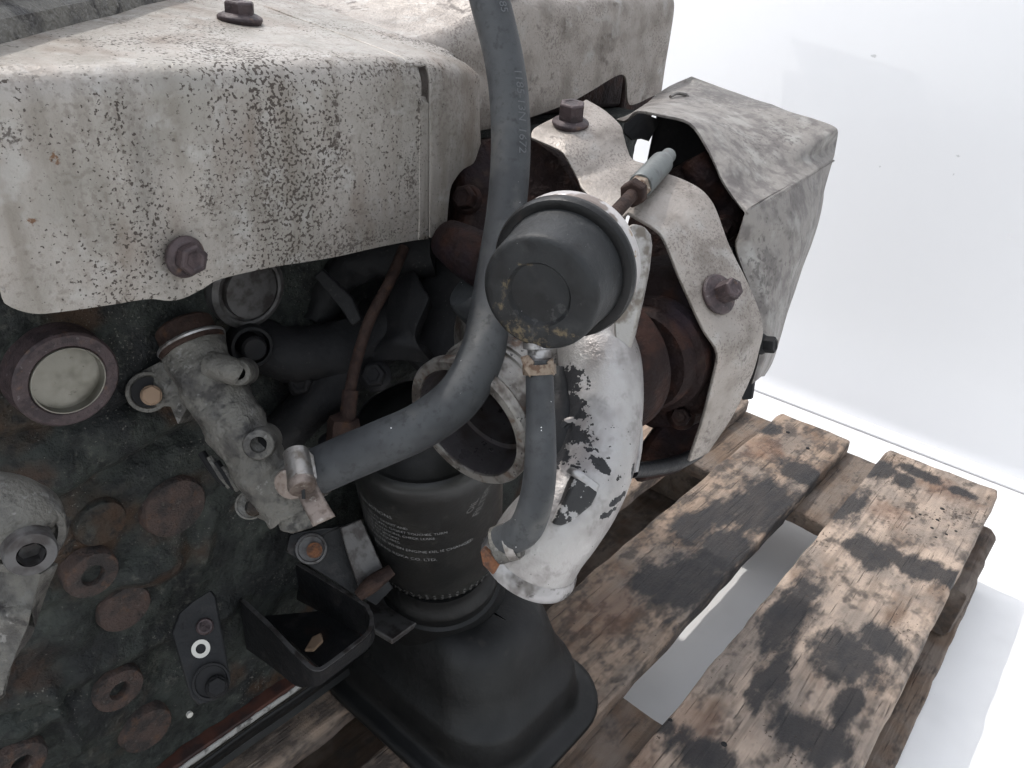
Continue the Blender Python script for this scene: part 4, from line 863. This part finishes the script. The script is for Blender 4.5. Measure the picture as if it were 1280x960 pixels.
mk('lock_nut', lathe(ac + AXR * 0.122, AXR, [(0.0, 0), (0.0066, 0.0), (0.0074, 0.001), (0.0074, 0.007), (0.0066, 0.008), (0, 0.008)], 6, True, 0.4), 'rust', act, smooth=25, bevel=0.0004)
mk('lock_nut', lathe(ac + AXR * 0.131, AXR, [(0.0, 0), (0.0060, 0.0), (0.0066, 0.001), (0.0066, 0.005), (0.0060, 0.006), (0, 0.006)], 6, True, 0.1), 'clamp_rust', act, smooth=25, bevel=0.0004)
mk('rod_sleeve', lathe(ac + AXR * 0.137, AXR, [(0, 0), (0.0066, 0), (0.0070, 0.001), (0.0070, 0.040), (0.0062, 0.043), (0.005, 0.044), (0.0045, 0.056), (0, 0.057)], 28), 'teal_sleeve', act, label='smooth grey-green rod sleeve')
# nipple with rusty clip
nd = rotw((0.02, 1.0, 0.10)).normalized(); nb = P(674, 430, 0.331)
mk('nipple', lathe(nb, nd, [(0.0070, -0.004), (0.0070, 0.002), (0.0052, 0.0025), (0.0052, 0.0060), (0.0060, 0.0065), (0.0060, 0.0085), (0.005, 0.009), (0.0048, 0.011), (0, 0.011)], 24), 'bright_alloy', act)
# mounting lever of bright steel right of the actuator
lev = [P(770, 290, 0.372), P(790, 279, 0.373), P(803, 282, 0.374), P(811, 292, 0.375), P(813, 305, 0.3755), P(810, 335, 0.377), P(802, 375, 0.379), P(793, 415, 0.381), P(786, 440, 0.382), P(768, 430, 0.381), P(766, 400, 0.379), P(770, 350, 0.376)]
mk('mounting_bracket', slab(lev, 0.004, rotw((0.5, 0, 0.85))), 'steel', act, bevel=0.0014, seg=3, smooth=45)

# --- small vacuum hose with clips
sh = mk('vacuum_hose', tube([P(674, 450, 0.330), P(675, 490, 0.331), P(676, 540, 0.331), P(675, 590, 0.331), P(669, 630, 0.333), P(657, 660, 0.337), P(640, 672, 0.343), P(626, 676, 0.348)], [0.0060, 0.0062, 0.0066, 0.0072, 0.0076, 0.0077, 0.0074, 0.0070], 24, 8), 'rubber', engine, label='short black vacuum hose from the actuator to the outlet elbow')
mk('spring_clip', lathe(P(674, 458, 0.330), rotw((0.05, 1, 0.08)), [(0.0064, -0.001), (0.0073, -0.001), (0.0074, 0.0018), (0.0073, 0.0034), (0.0064, 0.0034)], 32, False), 'clamp_rust', sh)
mk('clip_tab', slab([P(650, 446, 0.326), P(660, 443, 0.326), P(668, 452, 0.324), P(662, 472, 0.324), P(655, 462, 0.325)], 0.002), 'clamp_rust', sh, bevel=0.0005)
mk('clip_tab', slab([P(684, 452, 0.324), P(692, 447, 0.325), P(694, 470, 0.325), P(688, 462, 0.324)], 0.002), 'clamp_rust', sh, bevel=0.0005)
mk('hose_nipple', lathe(P(618, 683, 0.350), rotw((0.95, -0.35, -0.25)), [(0.0072, 0.0), (0.0088, 0.001), (0.0090, 0.010), (0.0082, 0.012), (0.006, 0.012)], 28, True), 'cast_alloy', sh)
mk('clip_tab', slab([P(600, 690, 0.347), P(604, 684, 0.347), P(616, 696, 0.345), P(624, 706, 0.345), P(616, 719, 0.347), P(603, 706, 0.348)], 0.003), 'rust_orange', sh, bevel=0.0005, label='orange rusty clip tab')
mk('clip_ring', lathe(P(640, 676, 0.3445), rotw((0.95, -0.25, -0.25)), [(0.0082, -0.002), (0.0087, -0.002), (0.0087, 0.002), (0.0082, 0.002)], 28, False), 'steel', sh)

# --- sump: deep black pan with a rim at its foot and a round neck below the filter
def rrect(xa, xb, ya, yb, r, z, n=8):
    out = []
    for cx, cy, a0 in ((xb - r, yb - r, 0), (xa + r, yb - r, 90), (xa + r, ya + r, 180), (xb - r, ya + r, 270)):
        for k in range(n + 1):
            a = R(a0 + 90 * k / n); out.append(Vector((cx + r * math.cos(a), cy + r * math.sin(a), z)))
    return out
def loft(loops):
    V = [p for l in loops for p in l]; m = len(loops[0]); F = []
    for i in range(len(loops) - 1):
        for k in range(m): F.append((i * m + k, i * m + (k + 1) % m, (i + 1) * m + (k + 1) % m, (i + 1) * m + k))
    F.append(tuple(range(m))); F.append(tuple(range((len(loops) - 1) * m, len(loops) * m)))
    return V, F
S = [(0.272, 0.432, 0.205, 0.42, 0.046, PT + 0.0005), (0.266, 0.438, 0.199, 0.42, 0.050, PT + 0.002), (0.265, 0.439, 0.198, 0.42, 0.051, PT + 0.006), (0.266, 0.438, 0.199, 0.42, 0.050, PT + 0.0095), (0.270, 0.434, 0.203, 0.42, 0.049, PT + 0.0115),
     (0.276, 0.428, 0.210, 0.42, 0.046, PT + 0.0125), (0.279, 0.425, 0.2135, 0.42, 0.045, PT + 0.0155), (0.280, 0.424, 0.216, 0.42, 0.044, PT + 0.025), (0.282, 0.422, 0.219, 0.42, 0.044, PT + 0.042), (0.284, 0.420, 0.2215, 0.42, 0.043, PT + 0.047),
     (0.288, 0.416, 0.2265, 0.42, 0.042, PT + 0.0515), (0.292, 0.410, 0.235, 0.42, 0.041, PT + 0.070), (0.296, 0.404, 0.243, 0.42, 0.040, PT + 0.092), (0.301, 0.397, 0.251, 0.418, 0.040, PT + 0.104), (0.308, 0.388, 0.262, 0.41, 0.038, PT + 0.1105), (0.318, 0.375, 0.280, 0.39, 0.03, PT + 0.1125)]
loops = [rrect(*s) for s in S]
for l in loops:
    for k, p in enumerate(l): l[k] = p + noise.noise_vector(p * 18) * 0.0010 * (1 if p.z > PT + 0.003 else 0)
sump = mk('oil_sump', loft(loops), 'pan_black', engine, smooth=60, label='black rounded sump standing on the pallet below the filter')
nk = fb - fax * 0.010
mk('filter_neck', lathe(nk, fax, [(0.054, -0.080), (0.051, -0.055), (0.0490, -0.036), (0.0482, -0.030), (0.0455, -0.0285), (0.0452, -0.023), (0.0465, -0.0215), (0.0462, -0.017), (0.0435, -0.014), (0.0405, -0.008), (0.040, -0.002), (0, -0.002)], 60), 'pan_black', sump, smooth=50)
# --- shallow pan rail along the block
rail = mk('pan_rail', box((x0 + 0.002, YB - 0.010, ZB - 0.0065), (0.30, YB + 0.2, ZB - 0.0005)), 'gasket_red', engine, bevel=0.001)
gk = []
for i in range(60):
    x = x0 + 0.004 + i * (0.25 - x0) / 60
    gk.append([Vector((x, YB - 0.0118, ZB - 0.0072)), Vector((x, YB - 0.0122 - 0.0012 * noise.noise(Vector((x * 90, 0, 0))), ZB - 0.0052)), Vector((x, YB - 0.0105, ZB - 0.0028 + 0.0016 * noise.noise(Vector((x * 120, 3, 0)))))])
mk('gasket_bead', sheet(gk, 2, 1), 'gasket', rail, solid=0.001)
pan_prof = [(YB - 0.013, ZB - 0.0075), (YB - 0.0135, ZB - 0.012), (YB - 0.008, ZB - 0.0135), (YB - 0.004, ZB - 0.017), (YB - 0.001, ZB - 0.03), (YB + 0.004, ZB - 0.042), (YB + 0.02, ZB - 0.048), (YB + 0.2, ZB - 0.049)]
rows = [[Vector((x0 + 0.003 + (0.285 - x0) * i / 10, y + 0.0006 * math.sin(i * 2.1), z)) for y, z in pan_prof] for i in range(11)]
mk('pan_side', sheet(rows, 2, 4), 'pan_black', rail, solid=0.002)

# --- U-shaped mount bracket, open upwards
ZU = 0.315
ui = [PZ(372, 702, ZU), PZ(452, 750, ZU), PZ(464, 762, ZU), PZ(468, 775, ZU), PZ(463, 792, ZU), PZ(440, 812, ZU), PZ(408, 836, ZU), PZ(396, 840, ZU), PZ(385, 836, ZU), PZ(366, 818, ZU), PZ(335, 785, ZU), PZ(300, 752, ZU)]
hts = [0.034, 0.028, 0.022, 0.014, 0.011, 0.010, 0.010, 0.012, 0.016, 0.028, 0.036, 0.044]
path = cr(ui, 5); hh = [v.x for v in cr([(h, 0, 0) for h in hts], 5)]
V, F = [], []
cen = sum(path, Vector()) / len(path); TH = 0.0034
for i, p in enumerate(path):
    t = (path[min(i + 1, len(path) - 1)] - path[max(0, i - 1)]).normalized(); nn = Vector((-t.y, t.x, 0))
    if nn.dot(cen - p) < 0: nn = -nn
    V += [p, p + nn * TH, p + nn * TH - ZA * hh[i], p - ZA * hh[i]]
for i in range(len(path) - 1):
    for k in range(4): F.append((i * 4 + k, i * 4 + (k + 1) % 4, (i + 1) * 4 + (k + 1) % 4, (i + 1) * 4 + k))
F.append((0, 1, 2, 3)); n = (len(path) - 1) * 4; F.append((n, n + 1, n + 2, n + 3))
ub = mk('mount_bracket', (V, F), 'bracket_black', engine, bevel=0.0008, smooth=40, label='black U-shaped mount bracket with worn bright rim')
# worn bright rim strip on top of the wall
V, F = [], []
for i, p in enumerate(path):
    q0, q1 = V_ = (p, None); t = (path[min(i + 1, len(path) - 1)] - path[max(0, i - 1)]).normalized(); nn = Vector((-t.y, t.x, 0))
    if nn.dot(cen - p) < 0: nn = -nn
    V += [p + nn * 0.0003 + ZA * 0.0001, p + nn * (TH - 0.0003) + ZA * 0.0001, p + nn * (TH - 0.0003) + ZA * 0.0007, p + nn * 0.0003 + ZA * 0.0007]
for i in range(len(path) - 1):
    for k in range(4): F.append((i * 4 + k, i * 4 + (k + 1) % 4, (i + 1) * 4 + (k + 1) % 4, (i + 1) * 4 + k))
mk('bracket_rim', (V, F), 'bracket_rim', ub, bevel=0.0002)
mk('bracket_floor', slab([PZ(330, 770, ZU - 0.03), PZ(440, 760, ZU - 0.03), PZ(452, 800, ZU - 0.03), PZ(400, 835, ZU - 0.03)], 0.003, -ZA), 'bracket_black', ub)
mk('wood_chip', slab([PZ(380, 812, ZU - 0.028), PZ(390, 795, ZU - 0.028), PZ(402, 790, ZU - 0.028), PZ(404, 800, ZU - 0.028), PZ(392, 812, ZU - 0.028)], 0.004, -ZA), 'chip_wood', ub, bevel=0.001)
pl = [P(358, 690, 0.505), P(362, 668, 0.508), P(392, 662, 0.51), P(425, 658, 0.515), P(440, 652, 0.52), P(470, 700, 0.525), P(492, 735, 0.53), P(470, 757, 0.52), P(440, 742, 0.515), P(400, 716, 0.51)]
hole = circ(P(389, 686, 0.5075), ray(389, 686), 0.0095, 18)
mk('bracket_plate', slab(pl, 0.005), 'bracket_black', ub, bevel=0.0012, smooth=45, label='grey plate beside the oil filter')
mk('plate_eye', lathe(P(389, 686, 0.5068), -ray(389, 686), [(0.0105, -0.001), (0.0102, 0.001), (0.0088, 0.0013), (0.0082, 0.0), (0, -0.0)], 24), 'bracket_rim', ub)
mk('plate_bolt', lathe(P(393, 688, 0.5062), -ray(389, 686), [(0.0052, 0.0), (0.0052, 0.0012), (0, 0.0016)], 16), 'rust_orange', ub)
mk('plate_web', slab([P(425, 660, 0.508), P(452, 648, 0.512), P(484, 722, 0.518), P(452, 745, 0.512), P(436, 700, 0.510)], 0.004), 'bracket_rim', ub, bevel=0.001)
mk('rust_ledge', tube([P(448, 745, 0.506), P(465, 730, 0.508), P(490, 712, 0.512)], [0.004, 0.006, 0.004], 12), 'rust', ub)
mk('bracket_foot', slab([PZ(440, 770, 0.262), PZ(480, 735, 0.262), PZ(530, 735, 0.262), PZ(545, 760, 0.262), PZ(490, 800, 0.262)], 0.005, -ZA), 'bracket_rim', ub, bevel=0.001)

# --- small strap plate on the block with holes
pts = [P(214, 790, 0.445), P(222, 768, 0.448), P(240, 752, 0.452), P(264, 737, 0.458), P(270, 745, 0.459), P(280, 800, 0.452), P(288, 850, 0.447), P(286, 862, 0.446), P(262, 878, 0.440), P(248, 882, 0.438), P(238, 872, 0.437)]
sp = mk('strap_plate', slab(pts, 0.006), 'bracket_black', engine, bevel=0.0012, smooth=45, label='small black lifting plate with a white ring mark on the block')
nrm = -ray(250, 810).normalized()
mk('plate_hole', lathe(P(245, 780, 0.4515), nrm, [(0.0088, -0.0005), (0.0086, 0.0008), (0.0070, 0.0010), (0.0066, 0.0002), (0, 0.0002)], 24), 'cast_dark', sp)
bolt(sp, P(256, 783, 0.4515), nrm, 0.0040, 0.003, 0.0050, 'rust_bolt', cup=False)
mk('paint_ring', lathe(P(251, 811, 0.4462), nrm, [(0.0052, -0.0004), (0.0052, 0.0004), (0.0028, 0.0004), (0.0028, -0.0004)], 24, False), 'paint_mark', sp)
mk('plate_hole', lathe(P(264, 852, 0.4405), nrm, [(0.0105, -0.0005), (0.0102, 0.0010), (0.0090, 0.0012), (0.0086, 0.0), (0, 0.0)], 24), 'black_void', sp)
bolt(sp, P(271, 858, 0.4385), nrm, 0.0055, 0.005, 0.0066, 'cast_dark', cup=False)

# --- alloy pump corner at the left edge
pcx = rotw((0.62, 0.30, -0.70)).normalized()
pump = mk('pump_housing', tube([P(-70, 640, 0.300), P(-30, 640, 0.300), P(8, 648, 0.300), P(30, 662, 0.300), P(44, 676, 0.3)], [0.014, 0.0165, 0.0172, 0.0155, 0.011], 32), 'cast_alloy', engine, label='grey alloy pump corner with a hex socket plug')
mk('socket_collar', lathe(P(28, 672, 0.296), pcx, [(0.0170, -0.016), (0.0165, -0.003), (0.0150, 0.0), (0.0122, 0.0), (0.0118, -0.003), (0.0, -0.003)], 36), 'cast_alloy', pump)
mk('hex_plug', join(lathe(P(34, 680, 0.294), pcx, [(0.0092, -0.006), (0.0092, 0.008), (0.0086, 0.0092), (0.0050, 0.0092)], 36, False), lathe(P(34, 680, 0.294), pcx, [(0.0050, 0.0092), (0.0048, 0.003), (0, 0.003)], 6, False)), 'bracket_rim', pump, smooth=30)
lob = [[P(-40, 690, 0.303), P(10, 700, 0.300), P(50, 718, 0.301)], [P(-40, 740, 0.304), P(5, 745, 0.301), P(42, 752, 0.302)], [P(-40, 775, 0.300), P(0, 772, 0.297), P(38, 770, 0.299)], [P(-40, 800, 0.305), P(-4, 800, 0.302), P(30, 795, 0.303)], [P(-40, 850, 0.305), P(-10, 842, 0.303), P(14, 830, 0.304)], [P(-40, 900, 0.307), P(-18, 882, 0.305), P(2, 868, 0.306)]]
mk('housing_flank', sheet(lob, 6, 6, 0.0009, 70), 'cast_alloy', pump, solid=0.012, solid_off=-1, bevel=0.0015)
